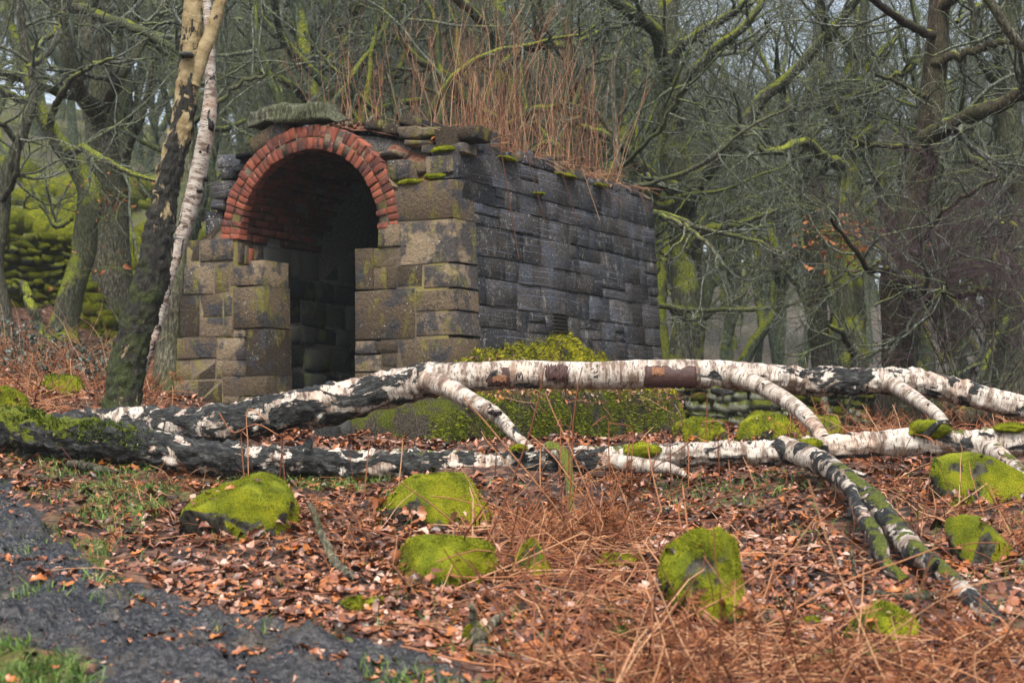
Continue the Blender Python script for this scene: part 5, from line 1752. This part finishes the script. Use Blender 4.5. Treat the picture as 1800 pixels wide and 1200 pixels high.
# ------------------------------------------------------------------ scatter: litter, bracken, grass, stalks, brambles
def sample_ground(n, d0, d1, a0, a1, seed, power=1.0):
    r = np.random.default_rng(seed)
    d = np.exp(r.uniform(math.log(d0), math.log(d1), n))
    x = r.uniform(a0, a1, n) * d
    p = np.stack((x, d, gz(x, d)), -1)
    return p, r
def gnormal(p):
    e = 0.08
    dx = (gz(p[:, 0] + e, p[:, 1]) - gz(p[:, 0] - e, p[:, 1])) / (2 * e)
    dy = (gz(p[:, 0], p[:, 1] + e) - gz(p[:, 0], p[:, 1] - e)) / (2 * e)
    return unit(np.stack((-dx, -dy, np.ones(len(p))), -1))

def leaf_template(seed, lobes=True):
    """a curled lobed oak leaf: midrib along x, 5 segments"""
    r = np.random.default_rng(seed)
    xs = np.array((0.0, 0.18, 0.36, 0.52, 0.70, 0.86, 1.0)) - 0.5
    wd = np.array((0.03, 0.17, 0.13, 0.27, 0.17, 0.24, 0.05)) * r.uniform(0.9, 1.2)
    fold, bend, twist = r.uniform(-0.2, 0.8), r.uniform(-1.2, 1.2), r.uniform(-0.8, 0.8)
    V = []
    for x, w in zip(xs, wd):
        zc = bend * x * x
        t = twist * x
        for s in (-1, 0, 1):
            y = s * w * (1 + r.uniform(-.15, .15))
            z = zc + abs(s) * w * fold + r.uniform(-.02, .02)
            V.append((x, y * math.cos(t) - z * math.sin(t) * .3, z + y * math.sin(t)))
    return np.array(V), grid_quads(7, 3)
LEAVES = [leaf_template(i) for i in range(10)]
def leaf_small(seed):
    r = np.random.default_rng(seed)
    f, b = r.uniform(-.1, .5), r.uniform(-.3, .3)
    V = np.array(((-.5, 0, b), (0, -.25, f), (0, .25, f * .8), (.5, 0, b * .7), (0, 0, 0)))
    return V, np.array(((0, 1, 4), (1, 3, 4), (3, 2, 4), (2, 0, 4)))
SMALL = [leaf_small(i) for i in range(6)]
def scatter_leaves(g, p, N, size, r, templ, tilt=0.35, lift=0.01):
    n = len(p)
    which = r.integers(0, len(templ), n)
    N = unit(N + r.normal(0, tilt, (n, 3)))
    A = unit(np.cross(N, r.normal(0, 1, (n, 3))))
    B = np.cross(N, A)
    S = size * r.uniform(0.35, 1.0, n) ** 1.0 * r.choice([1.0, 1.0, 1.5], n)
    for k, (tv, tf) in enumerate(templ):
        m = which == k
        if not m.any():
            continue
        V = (tv[None, :, 0:1] * A[m][:, None] + tv[None, :, 1:2] * B[m][:, None] + tv[None, :, 2:3] * N[m][:, None]) * S[m][:, None, None] + p[m][:, None] + N[m][:, None] * lift
        c = m.sum()
        f = (tf[None] + (np.arange(c) * len(tv))[:, None, None]).reshape(-1, tf.shape[1])
        g.add(V.reshape(-1, 3), f if tf.shape[1] == 4 else None, f if tf.shape[1] == 3 else None)

LIT = [(-20, 800), (250, 822), (420, 845), (700, 832), (900, 840), (1900, 820), (2250, 820), (2250, 1400), (900, 1400), (850, 1170), (700, 1128), (560, 1105), (400, 1075), (270, 1030), (190, 1000), (120, 950), (60, 880), (-20, 840)]
p, r = sample_ground(31000, 4.9, 10.6, -0.36, 0.43, 1)
x, y = proj(p)
nz = fbm(p * np.array((1.3, 1.3, 0)), 3, 4)
bare = (nz > 0.16) & (r.random(len(p)) < 0.65)
m = inpoly(x, y, LIT) & ~bare
green_zone = inpoly(x, y, GREEN) | inpoly(x, y, [(1150, 830), (1480, 830), (1430, 900), (1180, 890)])
m &= ~(green_zone & (r.random(len(p)) < 0.45))
g = Geo()
near = p[:, 1] < 7.6
scatter_leaves(g, p[m & near], gnormal(p[m & near]), 0.060, r, LEAVES, 0.26, 0.010)
scatter_leaves(g, p[m & ~near], gnormal(p[m & ~near]), 0.062, r, SMALL, 0.28, 0.010)
# stray leaves on the path and in the grass
p, r = sample_ground(2600, 4.9, 12.5, -0.33, 0.1, 2)
x, y = proj(p)
m = (~inpoly(x, y, LIT)) & ((r.random(len(p)) < 0.10) | ~on_path(x, y) & (r.random(len(p)) < 0.4) | (y > 960) & (x > 180 + r.uniform(-200, 300, len(p))) & (r.random(len(p)) < 0.30))
scatter_leaves(g, p[m], gnormal(p[m]), 0.050, r, LEAVES, 0.3, 0.008)
# beyond the fallen birch and up the left slope
p, r = sample_ground(30000, 10.4, 26, -0.38, 0.42, 3)
x, y = proj(p)
m = ~inpoly(x, y, [(-500, 300), (130, 480), (60, 560), (-500, 620)])
scatter_leaves(g, p[m], gnormal(p[m]), 0.075, r, SMALL, 0.45, 0.015)
for bi, V in enumerate(BOULDERS):
    rb = np.random.default_rng(4000 + bi)
    h = V[:, 2] - gz(V[:, 0], V[:, 1])
    H = max(h.max(), 0.02)
    lowm = np.where((h > -0.02) & (h < 0.28 * H))[0]
    topm = np.where((h > 0.3 * H) & (V[:, 2] > np.median(V[:, 2])))[0]
    size_ = np.ptp(V[:, 0])
    if len(lowm):
        i = rb.choice(lowm, int(90 * size_ / 0.5))
        scatter_leaves(g, V[i] + rb.normal(0, 0.015, (len(i), 3)), unit(V[i] - V.mean(0) + np.array((0, 0, 0.3))), 0.062, rb, LEAVES, 0.5, 0.012)
    if len(topm):
        i = rb.choice(topm, int(9 * size_ / 0.5) + 1)
        scatter_leaves(g, V[i], unit(V[i] - V.mean(0) + np.array((0, 0, 0.6))), 0.055, rb, LEAVES, 0.3, 0.02)
p, r = sample_ground(9000, 4.9, 12, -0.33, 0.04, 45)
x, y = proj(p)
j = fbm(p * np.array((2, 2, 0)), 3, 46) * 60
m = on_path(x, y) & ~on_path(x + 75 + j, y - 45 - j * 0.5) & (r.random(len(p)) < 0.6)
scatter_leaves(g, p[m], gnormal(p[m]), 0.056, r, LEAVES, 0.22, 0.008)
p, r = sample_ground(2600, 4.9, 11, -0.33, 0.02, 44)
x, y = proj(p)
m = on_path(x, y)
scatter_leaves(g, p[m], gnormal(p[m]), 0.024, r, SMALL, 0.5, 0.006)
link('leaf_litter', g.mesh('leaf_litter', MAT['litter']), kind='stuff')

# dead bracken: broken stalks and curled brown fronds
def bracken(p, r, Ln, rad, flat, gs, gf, fronds=1.0, lie=None, fl=0.13):
    n = len(p)
    az = r.uniform(0, 2 * math.pi, n)
    el = np.clip(r.normal(flat, 0.45, n), 0.02, 1.5)
    d = np.stack((np.cos(az) * np.cos(el), np.sin(az) * np.cos(el) * 0.8, np.sin(el)), -1)
    if lie is not None:
        d = unit(d + np.asarray(lie))
    L = Ln * r.uniform(0.4, 1.5, n)
    k = 6
    pts = np.zeros((n, k + 1, 3))
    pts[:, 0] = p
    dd = d.copy()
    brk = r.integers(1, k, n)
    for i in range(k):
        kink = (brk == i)[:, None] * r.normal(0, 0.75, (n, 3)) * (r.random(n) < 0.6)[:, None]
        dd = unit(dd + r.normal(0, 0.07, (n, 3)) + kink - np.array((0, 0, 0.05)))
        pts[:, i + 1] = pts[:, i] + dd * (L / k)[:, None]
    gr = gz(pts[:, :, 0], pts[:, :, 1])
    pts[:, 1:, 2] = np.maximum(pts[:, 1:, 2], gr[:, 1:] + r.uniform(0.006, 0.06, n)[:, None])
    rd = rad * r.uniform(0.6, 1.3, n)[:, None] * np.linspace(1, 0.55, k + 1)
    add_tubes(gs, pts, rd, 4)
    m = int(n * fronds * 0.55)
    if m:
        i = r.integers(0, n, m)
        j = r.integers(2, k + 1, m)
        o = pts[i, j]
        dirs = unit(pts[i, j] - pts[i, j - 1] + r.normal(0, 0.7, (m, 3)) - np.array((0, 0, 0.35)))
        frond(o, dirs, r, gf, fl)
def frond(o, d, r, gf, L, npin=9, width=0.42):
    m = len(o)
    Ls = L * r.uniform(0.5, 1.2, m)
    up_ = unit(r.normal(0, 0.6, (m, 3)) + np.array((0, 0, 1.0)))
    side = unit(np.cross(d, up_))
    up_ = np.cross(side, d)
    verts = []
    for q in range(npin):
        t = (q + 0.6) / npin
        w = width * math.sin(math.pi * (0.25 + 0.75 * t)) + 0.05
        curl = (t ** 2) * 0.45
        c = o + (d * t - up_ * curl) * Ls[:, None]
        for s in (-1, 1):
            jit = r.normal(0, 0.12, (m, 3))
            tipv = c + (side * s * w + d * 0.16 + jit * 0.7 - up_ * r.uniform(0.05, 0.3, (m, 1))) * Ls[:, None]
            bw = Ls[:, None] * 0.030
            verts.append(np.stack((c - d * bw, c + d * bw, tipv), 1))
    V = np.stack(verts, 1).reshape(-1, 3)
    gf.add(V, None, np.arange(len(V)).reshape(-1, 3))

gs, gf = Geo(), Geo()
def zone(n, d0, d1, poly, seed, clump=-1.0):
    p, r = sample_ground(n, d0, d1, -0.34, 0.34, seed)
    x, y = proj(p)
    m = inpoly(x, y, poly) & (fbm(p * np.array((2.2, 2.2, 0)), 2, seed) > clump)
    return p[m], r
Z1 = [(850, 950), (960, 890), (1100, 890), (1160, 960), (1150, 1090), (1240, 1130), (1340, 1150), (1420, 1230), (900, 1230), (860, 1100), (760, 1060), (790, 1030)]
p, r = zone(3600, 4.9, 9, Z1, 11, -0.1)
bracken(p, r, 0.30, 0.0030, 0.22, gs, gf, 0.5)
p, r = zone(1700, 4.9, 9, Z1, 12, -0.1)
bracken(p, r, 0.42, 0.0036, 0.45, gs, gf, 0.2, (0.2, -0.3, 0))
p, r = zone(2600, 6.6, 8.6, [(930, 900), (1090, 890), (1120, 960), (1010, 1000), (900, 960)], 112)
bracken(p, r, 0.22, 0.0026, 0.4, gs, gf, 3.0)
p, r = zone(1500, 4.8, 6.6, [(1150, 1130), (1500, 1160), (1850, 1130), (1850, 1300), (1000, 1300)], 13, -0.1)
bracken(p, r, 0.30, 0.0028, 0.3, gs, gf, 0.9)
p, r = zone(2600, 7, 12, [(1500, 820), (1700, 880), (1860, 960), (1860, 1110), (1740, 1040), (1560, 900)], 14, -0.1)
bracken(p, r, 0.32, 0.0030, 0.5, gs, gf, 1.4)
p, r = zone(550, 8, 12, [(880, 835), (1150, 840), (1160, 880), (1020, 900), (860, 900)], 15)
bracken(p, r, 0.30, 0.0028, 0.9, gs, gf, 0.9)
p, r = zone(900, 7, 10.5, [(200, 900), (300, 850), (400, 840), (330, 880), (310, 960), (215, 960)], 16)
bracken(p, r, 0.20, 0.0024, 0.5, gs, gf, 3.0)
p, r = zone(500, 7, 9, [(520, 890), (640, 900), (680, 1000), (560, 1010)], 17)
bracken(p, r, 0.25, 0.0026, 0.4, gs, gf, 1.4)
p, r = zone(800, 4.8, 8.5, Z1, 21, -0.3)
bracken(p, r, 0.62, 0.0040, 0.16, gs, gf, 0.0, (0.35, -0.15, 0))
p, r = zone(900, 4.8, 7.2, [(1120, 1080), (1500, 1150), (1850, 1120), (1850, 1300), (1000, 1300)], 22)
bracken(p, r, 0.55, 0.0036, 0.2, gs, gf, 0.0, (0.3, 0.0, 0))
p, r = zone(800, 5, 10, LIT, 18)
bracken(p, r, 0.24, 0.0022, 0.2, gs, gf, 0.2)
# long pale stalks crossing in front
def long_stalk(rows, rad=0.0045):
    s = spline([(*P(px, py, d), 1) for px, py, d in rows], 12)
    add_tubes(gs, s[None, :, :3], np.full((1, 12), rad) * np.linspace(1, .7, 12), 5)
for px in (437, 432, 984, 1000, 1075, 1110, 1180, 1210, 1265, 1285, 490, 505, 870, 640, 700, 1100, 950, 985, 1240):
    rr = np.random.default_rng(px)
    q = ground_at(px, 840 + rr.uniform(0, 60))
    x0, y0 = proj(q)
    d = q[1]
    h = rr.uniform(70, 170)
    lean = rr.uniform(-20, 20)
    long_stalk([(x0, y0 + 3, d), (x0 + lean * .3, y0 - h * .45, d), (x0 + lean * .5, y0 - h * .9, d), (x0 + lean + rr.uniform(-40, 40), y0 - h * rr.uniform(.75, 1.05), d - 0.1)], 0.004)
for rows in ([(385, 655 + 70, 9.9), (410, 760, 9.9), (450, 745, 9.85), (490, 765, 9.8)], [(620, 925, 7.9), (720, 950, 7.4), (800, 985, 7.0), (823, 1010, 6.9), (830, 1080, 6.85)],
             [(1280, 910, 7.6), (1195, 880, 7.4), (1215, 1000, 6.9), (1222, 1060, 6.8)], [(1130, 950, 7.2), (1200, 1040, 6.5), (1290, 1110, 6.1), (1420, 1190, 5.7)], [(950, 970, 6.9), (1060, 1020, 6.6), (1200, 1075, 6.2), (1330, 1140, 5.9)],
             [(1540, 945, 7.8), (1640, 975, 7.4), (1740, 1000, 7.2)], [(1200, 855, 7.6), (1215, 980, 6.95), (1225, 1050, 6.8)], [(870, 905, 7.8), (845, 1000, 7.2), (832, 1060, 6.9)], [(960, 1180, 5.7), (1020, 1080, 6.0), (1100, 985, 6.6)]):
    long_stalk(rows)
link('dead_bracken', gs.mesh('dead_bracken', MAT['bracken']), kind='stuff')
# bracken on the left slope and behind the right trunk
p, r = sample_ground(1500, 13, 22, -0.34, -0.2, 19)
k = fbm(p * np.array((1, 1, 0)), 2, 3) > 0.0
bracken(p[k], r, 0.35, 0.004, 0.5, gs2 := Geo(), gf, 0.8)
p, r = sample_ground(900, 12, 19, 0.16, 0.34, 20)
bracken(p, r, 0.30, 0.004, 0.5, gs2, gf, 0.8)
link('far_bracken', gs2.mesh('far_bracken', MAT['bracken']), kind='stuff')
link('bracken_fronds', gf.mesh('bracken_fronds', MAT['frond'], False), kind='stuff')

# grass
def grass(p, r, g, h=0.07):
    n = len(p)
    d = unit(r.normal(0, 0.45, (n, 3)) + np.array((0, 0, 1.0)))
    s = unit(np.cross(d, r.normal(0, 1, (n, 3))))
    L = h * r.uniform(0.4, 1.5, (n, 1))
    w = 0.0022 * r.uniform(.7, 1.4, (n, 1))
    bend = r.normal(0, 0.35, (n, 3)) * L
    bend[:, 2] = -np.abs(bend[:, 2])
    m1, m2 = p + d * L * 0.5, p + d * L + bend
    V = np.stack((p - s * w, p + s * w, m1 + s * w * .8, m1 - s * w * .8, m2), 1).reshape(-1, 3)
    o = np.arange(n)[:, None] * 5
    g.add(V, np.array((0, 1, 2, 3)) + o, np.array((3, 2, 4)) + o)
g = Geo()
p, r = sample_ground(110000, 4.9, 12.5, -0.36, 0.30, 21)
x, y = proj(p)
nz = fbm(p * np.array((3, 3, 0)), 3, 6)
dens = np.zeros(len(p))
dens += 0.75 * inpoly(x, y, [(-50, 770), (300, 800), (420, 815), (700, 845), (620, 868), (330, 850), (150, 870), (60, 830)]) * (nz > -0.12)
dens += 0.6 * inpoly(x, y, [(40, 870), (330, 850), (300, 900), (200, 960), (190, 1000), (110, 960), (40, 920)]) * (nz > -0.05)
dens += 0.8 * inpoly(x, y, CORNER) * (nz > -0.2)
dens += 0.22 * inpoly(x, y, [(1150, 830), (1460, 835), (1430, 900), (1180, 890)]) * (nz > -0.05)
dens += 0.10 * (inpoly(x, y, [(200, 960), (420, 1060), (700, 1120), (870, 1180), (880, 1140), (700, 1090), (430, 1030), (260, 970)])) * (nz > 0.12)
dens += 0.3 * (on_path(x, y)) * (nz > 0.40)
dens += 0.06 * inpoly(x, y, LIT) * (nz > 0.15)
m = r.random(len(p)) < dens
grass(p[m], r, g, 0.07)
link('grass', g.mesh('grass', MAT['grass'], False), kind='stuff')
# moss mat on the corner of the bank at lower left
# small green fern fronds
gfern = Geo()
for px, py, s in ((1120, 1140, 0.16), (1420, 1180, 0.10), (1690 - 130, 1170, 0.09), (1410, 1150, 0.07)):
    q = ground_at(px, py)
    rr = np.random.default_rng(px)
    t = thing('fern', {1120: 'small green fern frond in the litter at lower middle', 1420: 'tiny green sprig at the foot of the dead bracken', 1560: 'pale green sprig below the domed mossy stone', 1410: 'little green seedling beside a moss patch'}[px], 'fern', q)
    gg = Geo()
    n = 4
    a = rr.uniform(0, 6.28, n)
    dirs = unit(np.stack((np.cos(a), np.sin(a), np.full(n, 1.2)), -1))
    frond(np.repeat((q + (0, 0, .01))[None], n, 0), dirs, rr, gg, s, 12, 0.28)
    part('frond', gg, MAT['grass'], t, False)

# tall red dead stalks on the roof of the ruin
gs3 = Geo()
r = np.random.default_rng(88)
def roof_stalks(n, vc, vs, uc, us, h, seed):
    r = np.random.default_rng(seed)
    v = np.clip(r.normal(vc, vs, n), 0.3, SIDE - 0.05)
    u = np.clip(r.normal(uc, us, n), 0.08, 2.6)
    p = np.array([W(a, b, float(top_main(a)) + 0.10) for a, b in zip(u, v)])
    d = unit(np.stack((r.normal(0, .2, n), r.normal(0, .2, n), np.ones(n)), -1))
    L = h * r.uniform(0.45, 1.25, n)
    a = grow(p, d, L, np.full(n, 0.0034) * r.uniform(.6, 1.35, n), 9, 0.07, 0.01, r, 0.35)
    add_tubes(gs3, *a, 4)
    k = r.random(n) < 0.35
    if k.any():
        b = grow(*spawn(a[0][k], a[1][k], 3, 0.7, 0.4, 0.25, r), 3, 0.12, 0.1, r)
        add_tubes(gs3, b[0], np.maximum(b[1], .0018), 3)
roof_stalks(34, 1.1, 0.25, 1.9, 0.35, 1.15, 1)
roof_stalks(60, 1.3, 0.22, 0.42, 0.18, 1.35, 2)
roof_stalks(60, 1.9, 0.5, 0.7, 0.3, 1.45, 3)
roof_stalks(78, 3.15, 0.33, 0.35, 0.16, 1.25, 4)
roof_stalks(40, 2.5, 0.9, 1.0, 0.5, 1.3, 5)
roof_stalks(22, 0.7, 0.3, 1.2, 0.5, 0.5, 6)
roof_stalks(60, 1.45, 0.35, 0.3, 0.12, 0.45, 7)
# fallen stalks lying over the roof edge
n = 420
v = r.uniform(0.3, SIDE - 0.05, n)
u = np.abs(r.normal(0.10, 0.35, n)) + 0.02
p = np.array([W(a, b, float(top_main(a)) + 0.14) for a, b in zip(u, v)])
d = unit(np.stack((r.normal(0, 1, n), r.normal(-0.2, 1, n), r.normal(0.12, 0.25, n)), -1))
a = grow(p, d, r.uniform(0.12, 0.55, n), np.full(n, 0.004), 6, 0.10, -0.04, r, 0.5)
add_tubes(gs3, *a, 4)
for v0, ln in ((0.75, 1.0), (1.25, 0.6), (1.9, 0.5), (2.4, 0.45)):
    q = side_pt(v0, 2.72, 0.02)
    pts = np.array([q + np.array((0, 0, 0)) + (INW * 0.25 * t + np.array((0, 0, -ln * t)) + RIGHTN * (0.06 + 0.05 * t)) for t in np.linspace(-0.1, 1, 8)])
    add_tubes(gs3, pts[None], np.full((1, 8), 0.0045), 4)
link('dead_stalks', gs3.mesh('dead_stalks', MAT['stalk']), kind='stuff')
# brown litter on the roof and the shelf of the bank
g = Geo()
n = 2600
i = r.integers(0, len(SV), n)
scatter_leaves(g, SV[i] + r.normal(0, .04, (n, 3)) * (1, 1, 0.1), np.repeat(np.array([[0, 0, 1.0]]), n, 0), 0.055, r, SMALL, 0.5, 0.02)
bn = np.where((BV[:, 2] > 0.36) & (BV[:, 2] < 0.75) & (BV[:, 0] > -0.35))[0]
i = r.choice(bn, 900)
scatter_leaves(g, BV[i] + r.normal(0, .03, (900, 3)), np.repeat(np.array([[0, -0.4, 1.0]]), 900, 0), 0.055, r, SMALL, 0.5, 0.03)
link('roof_litter', g.mesh('roof_litter', MAT['litter']), kind='stuff')
gb = Geo()
i = r.choice(bn, 320)
p = BV[i]
d = unit(r.normal(0, 1, (320, 3)) + np.array((0, -0.8, 0.3)))
a = grow(p, d, r.uniform(0.1, 0.45, 320), np.full(320, 0.0035), 6, 0.22, -0.06, r, 0.5)
add_tubes(gb, *a, 4)
link('dry_stems', gb.mesh('dry_stems', MAT['stalk']), kind='stuff')

# brambles on the left slope
g, gst = Geo(), Geo()
r = np.random.default_rng(5)
for (px, d, n, w, h) in ((20, 18.5, 900, 0.55, 0.55), (70, 19, 700, 0.5, 0.45), (130, 17.5, 450, 0.5, 0.35), (175, 16.2, 450, 0.4, 0.35), (-40, 18, 700, 0.5, 0.6), (150, 19, 500, 0.5, 0.4), (20, 16.5, 300, 0.4, 0.3), (215, 17.2, 250, 0.35, 0.3)):
    c = on_ground(px, d)
    q = unit(r.normal(0, 1, (n, 3))) * (r.random((n, 1)) ** 0.4) * np.array((w, w * .8, h))
    q[:, 2] = np.abs(q[:, 2])
    scatter_leaves(g, c + q, unit(q + (0, 0, 0.4)), 0.055, r, SMALL, 0.6)
    m = 40
    a = grow(np.repeat(c[None], m, 0) + r.normal(0, .2, (m, 3)) * (1, 1, 0), unit(r.normal(0, .6, (m, 3)) + (0, 0, 1)), r.uniform(.3, .9, m), np.full(m, .004), 7, .15, -.12, r)
    add_tubes(gst, *a, 4)
link('brambles', g.mesh('brambles', MAT['bramble']), kind='stuff')
link('bramble_stems', gst.mesh('bramble_stems', MAT['stalk']), kind='stuff')

# withered leaves still hanging on low twigs
def hanging(label, px, py, d, w, h, n, seed):
    r = np.random.default_rng(seed)
    c = P(px, py, d)
    q = r.normal(0, 1, (n, 3)) * np.array((w, 0.25, h)) * 0.5
    loc = on_ground(px, d)
    t = thing('beech_sapling', label, 'sapling', loc)
    s = spline([(*loc, 1), *[(*(loc + (c - loc) * k + np.array((0.15 * math.sin(k * 5), 0.1 * k, 0))), 1) for k in (0.35, 0.7, 1.0)]], 20)[:, :3]
    part('stem', add_tubes(Geo(), s[None], np.linspace(.018, .006, 20)[None], 6), MAT['oak'], t)
    gt = Geo()
    dd = unit(q + 1e-6)
    m = min(26, n)
    a = grow(np.repeat(c[None], m, 0), dd[:m], np.linalg.norm(q[:m], axis=1) + .15, np.full(m, .005), 6, .12, .0, r)
    add_tubes(gt, *a, 4)
    part('twigs', gt, MAT['oak'], t, kind='stuff')
    g = Geo()
    scatter_leaves(g, c + q, unit(r.normal(0, 1, (n, 3))), 0.085, r, LEAVES[:4], 0.4)
    part('leaves', g, MAT['withered'], t, kind='stuff')
hanging('young beech with withered orange leaves left of the dark leaning oak', 1480, 412, 18.5, 0.6, 0.34, 150, 1)
hanging('thin sapling with a few rusty leaves behind the leaning birch', 205, 345, 20.5, 0.5, 0.30, 42, 2)
hanging('bent sapling with scattered brown leaves low at the left of the leaning birch', 190, 470, 20.0, 0.5, 0.5, 14, 3)

# purple tangle of fine twigs at the right: a leafless shrub
r = np.random.default_rng(15)
c = on_ground(1720, 16.5)
t = thing('leafless_shrub', 'leafless shrub with a purple haze of fine twigs at the right', 'shrub', c)
g = Geo()
d = unit(np.stack((r.normal(0, .5, 9), r.normal(0, .4, 9), np.ones(9)), -1))
st = grow(np.repeat(c[None], 9, 0), d, np.full(9, 2.3), np.full(9, .016), 17, .09, .05, r, .4)
part('stems', add_tubes(Geo(), *st, 6), MAT['oak'], t)
crown_from(g, st[0], st[1], r, 12, 0.8, 6, 0.45, 5, 0.25, 0.4, 0.2, 0.0018)
MAT['purple'] = simple_mat('purple_twig', (0.055, 0.032, 0.036), 0.6)
part('twigs', g, MAT['purple'], t, kind='stuff')

# dead sticks and logs lying about
def stick(label, rows, mat='oak', name='dead_branch', cat='branch', forks=()):
    s = spline(pxstem(rows), 30)
    t = thing(name, label, cat, s[0, :3])
    part('stem', add_tubes(Geo(), s[None, :, :3] + rng.normal(0, .004, (1, 30, 3)), s[None, :, 3], 10), MAT[mat], t)
    for f in forks:
        q = spline(pxstem(f), 20)
        part('fork', add_tubes(Geo(), q[None, :, :3], q[None, :, 3], 8), MAT[mat], t)
def gd(px, py, dz=0.0):
    return ground_at(px, py)[1] - dz
stick('dark knotted dead branch curling over the litter at lower middle', [(828, 1062, gd(832, 1135), 7), (832, 1095, gd(832, 1135), 9), (842, 1120, gd(842, 1140), 15), (848, 1145, gd(848, 1150), 14), (880, 1152, gd(880, 1160), 10), (925, 1162, gd(925, 1168), 4)], 'greywood',
      forks=([(842, 1125, gd(842, 1140), 12), (865, 1095, gd(865, 1125), 9), (885, 1078, gd(885, 1110), 6)],))
stick('grey dead stick leaning out of the bracken in the left middle', [(545, 885, gd(575, 985), 5), (560, 920, gd(575, 985), 6), (572, 955, gd(580, 990), 7), (590, 990, gd(590, 1000), 9), (625, 1018, gd(625, 1022), 5)], 'greywood')
stick('thick dark stick lying by the grass below the mossy foot of the fallen birch', [(120, 815, gd(130, 828), 7), (165, 822, gd(165, 834), 9), (205, 832, gd(205, 838), 5)], 'deadwood')
stick('short blackened twig on the grass above the path', [(60, 838, gd(65, 848), 5), (100, 846, gd(100, 852), 6)], 'deadwood')
stick('dark wet branch lying flat behind the mossy leaning limb at right', [(1520, 1040, gd(1520, 1045), 5), (1590, 1050, gd(1590, 1058), 7), (1660, 1045, gd(1660, 1050), 8), (1735, 1038, gd(1735, 1044), 6)], 'deadwood')
stick('thin pale twig standing in the litter left of the leaning limb', [(1495, 965, gd(1500, 1020), 2.5), (1500, 990, gd(1500, 1020), 3), (1499, 1025, gd(1500, 1020), 3)], 'greywood')
stick('rounded brown log behind the fallen stem near the right edge', [(1680, 738, 15.2, 14), (1720, 728, 15.2, 24), (1770, 724, 15.2, 26), (1850, 730, 15.2, 26)], 'oak_brown', 'log', 'log')
stick('dark stick lying in the leaf litter left of the leaning birch', [(130, 715, gd(135, 718), 3), (165, 712, gd(165, 715), 4), (200, 708, gd(200, 712), 3)], 'deadwood')

# ------------------------------------------------------------------ damp air
hz = Geo()
x0, x1, y0, y1, z0, z1 = -190, 190, -12, 182, -4.0, 66.0
hv = np.array([(x, y, z) for z in (z0, z1) for y in (y0, y1) for x in (x0, x1)])
hz.add(hv, np.array(((0, 2, 3, 1), (4, 5, 7, 6), (0, 1, 5, 4), (2, 6, 7, 3), (0, 4, 6, 2), (1, 3, 7, 5))))
hm = bpy.data.materials.new('haze')
hm.use_nodes = True
hm.node_tree.nodes.clear()
ho = hm.node_tree.nodes.new('ShaderNodeOutputMaterial')
hp = hm.node_tree.nodes.new('ShaderNodeVolumePrincipled')
hp.inputs['Color'].default_value = (0.82, 0.95, 1.0, 1)
hp.inputs['Density'].default_value = 0.0006
hm.node_tree.links.new(hp.outputs[0], ho.inputs['Volume'])
link('haze', hz.mesh('haze', hm, False), kind='stuff')
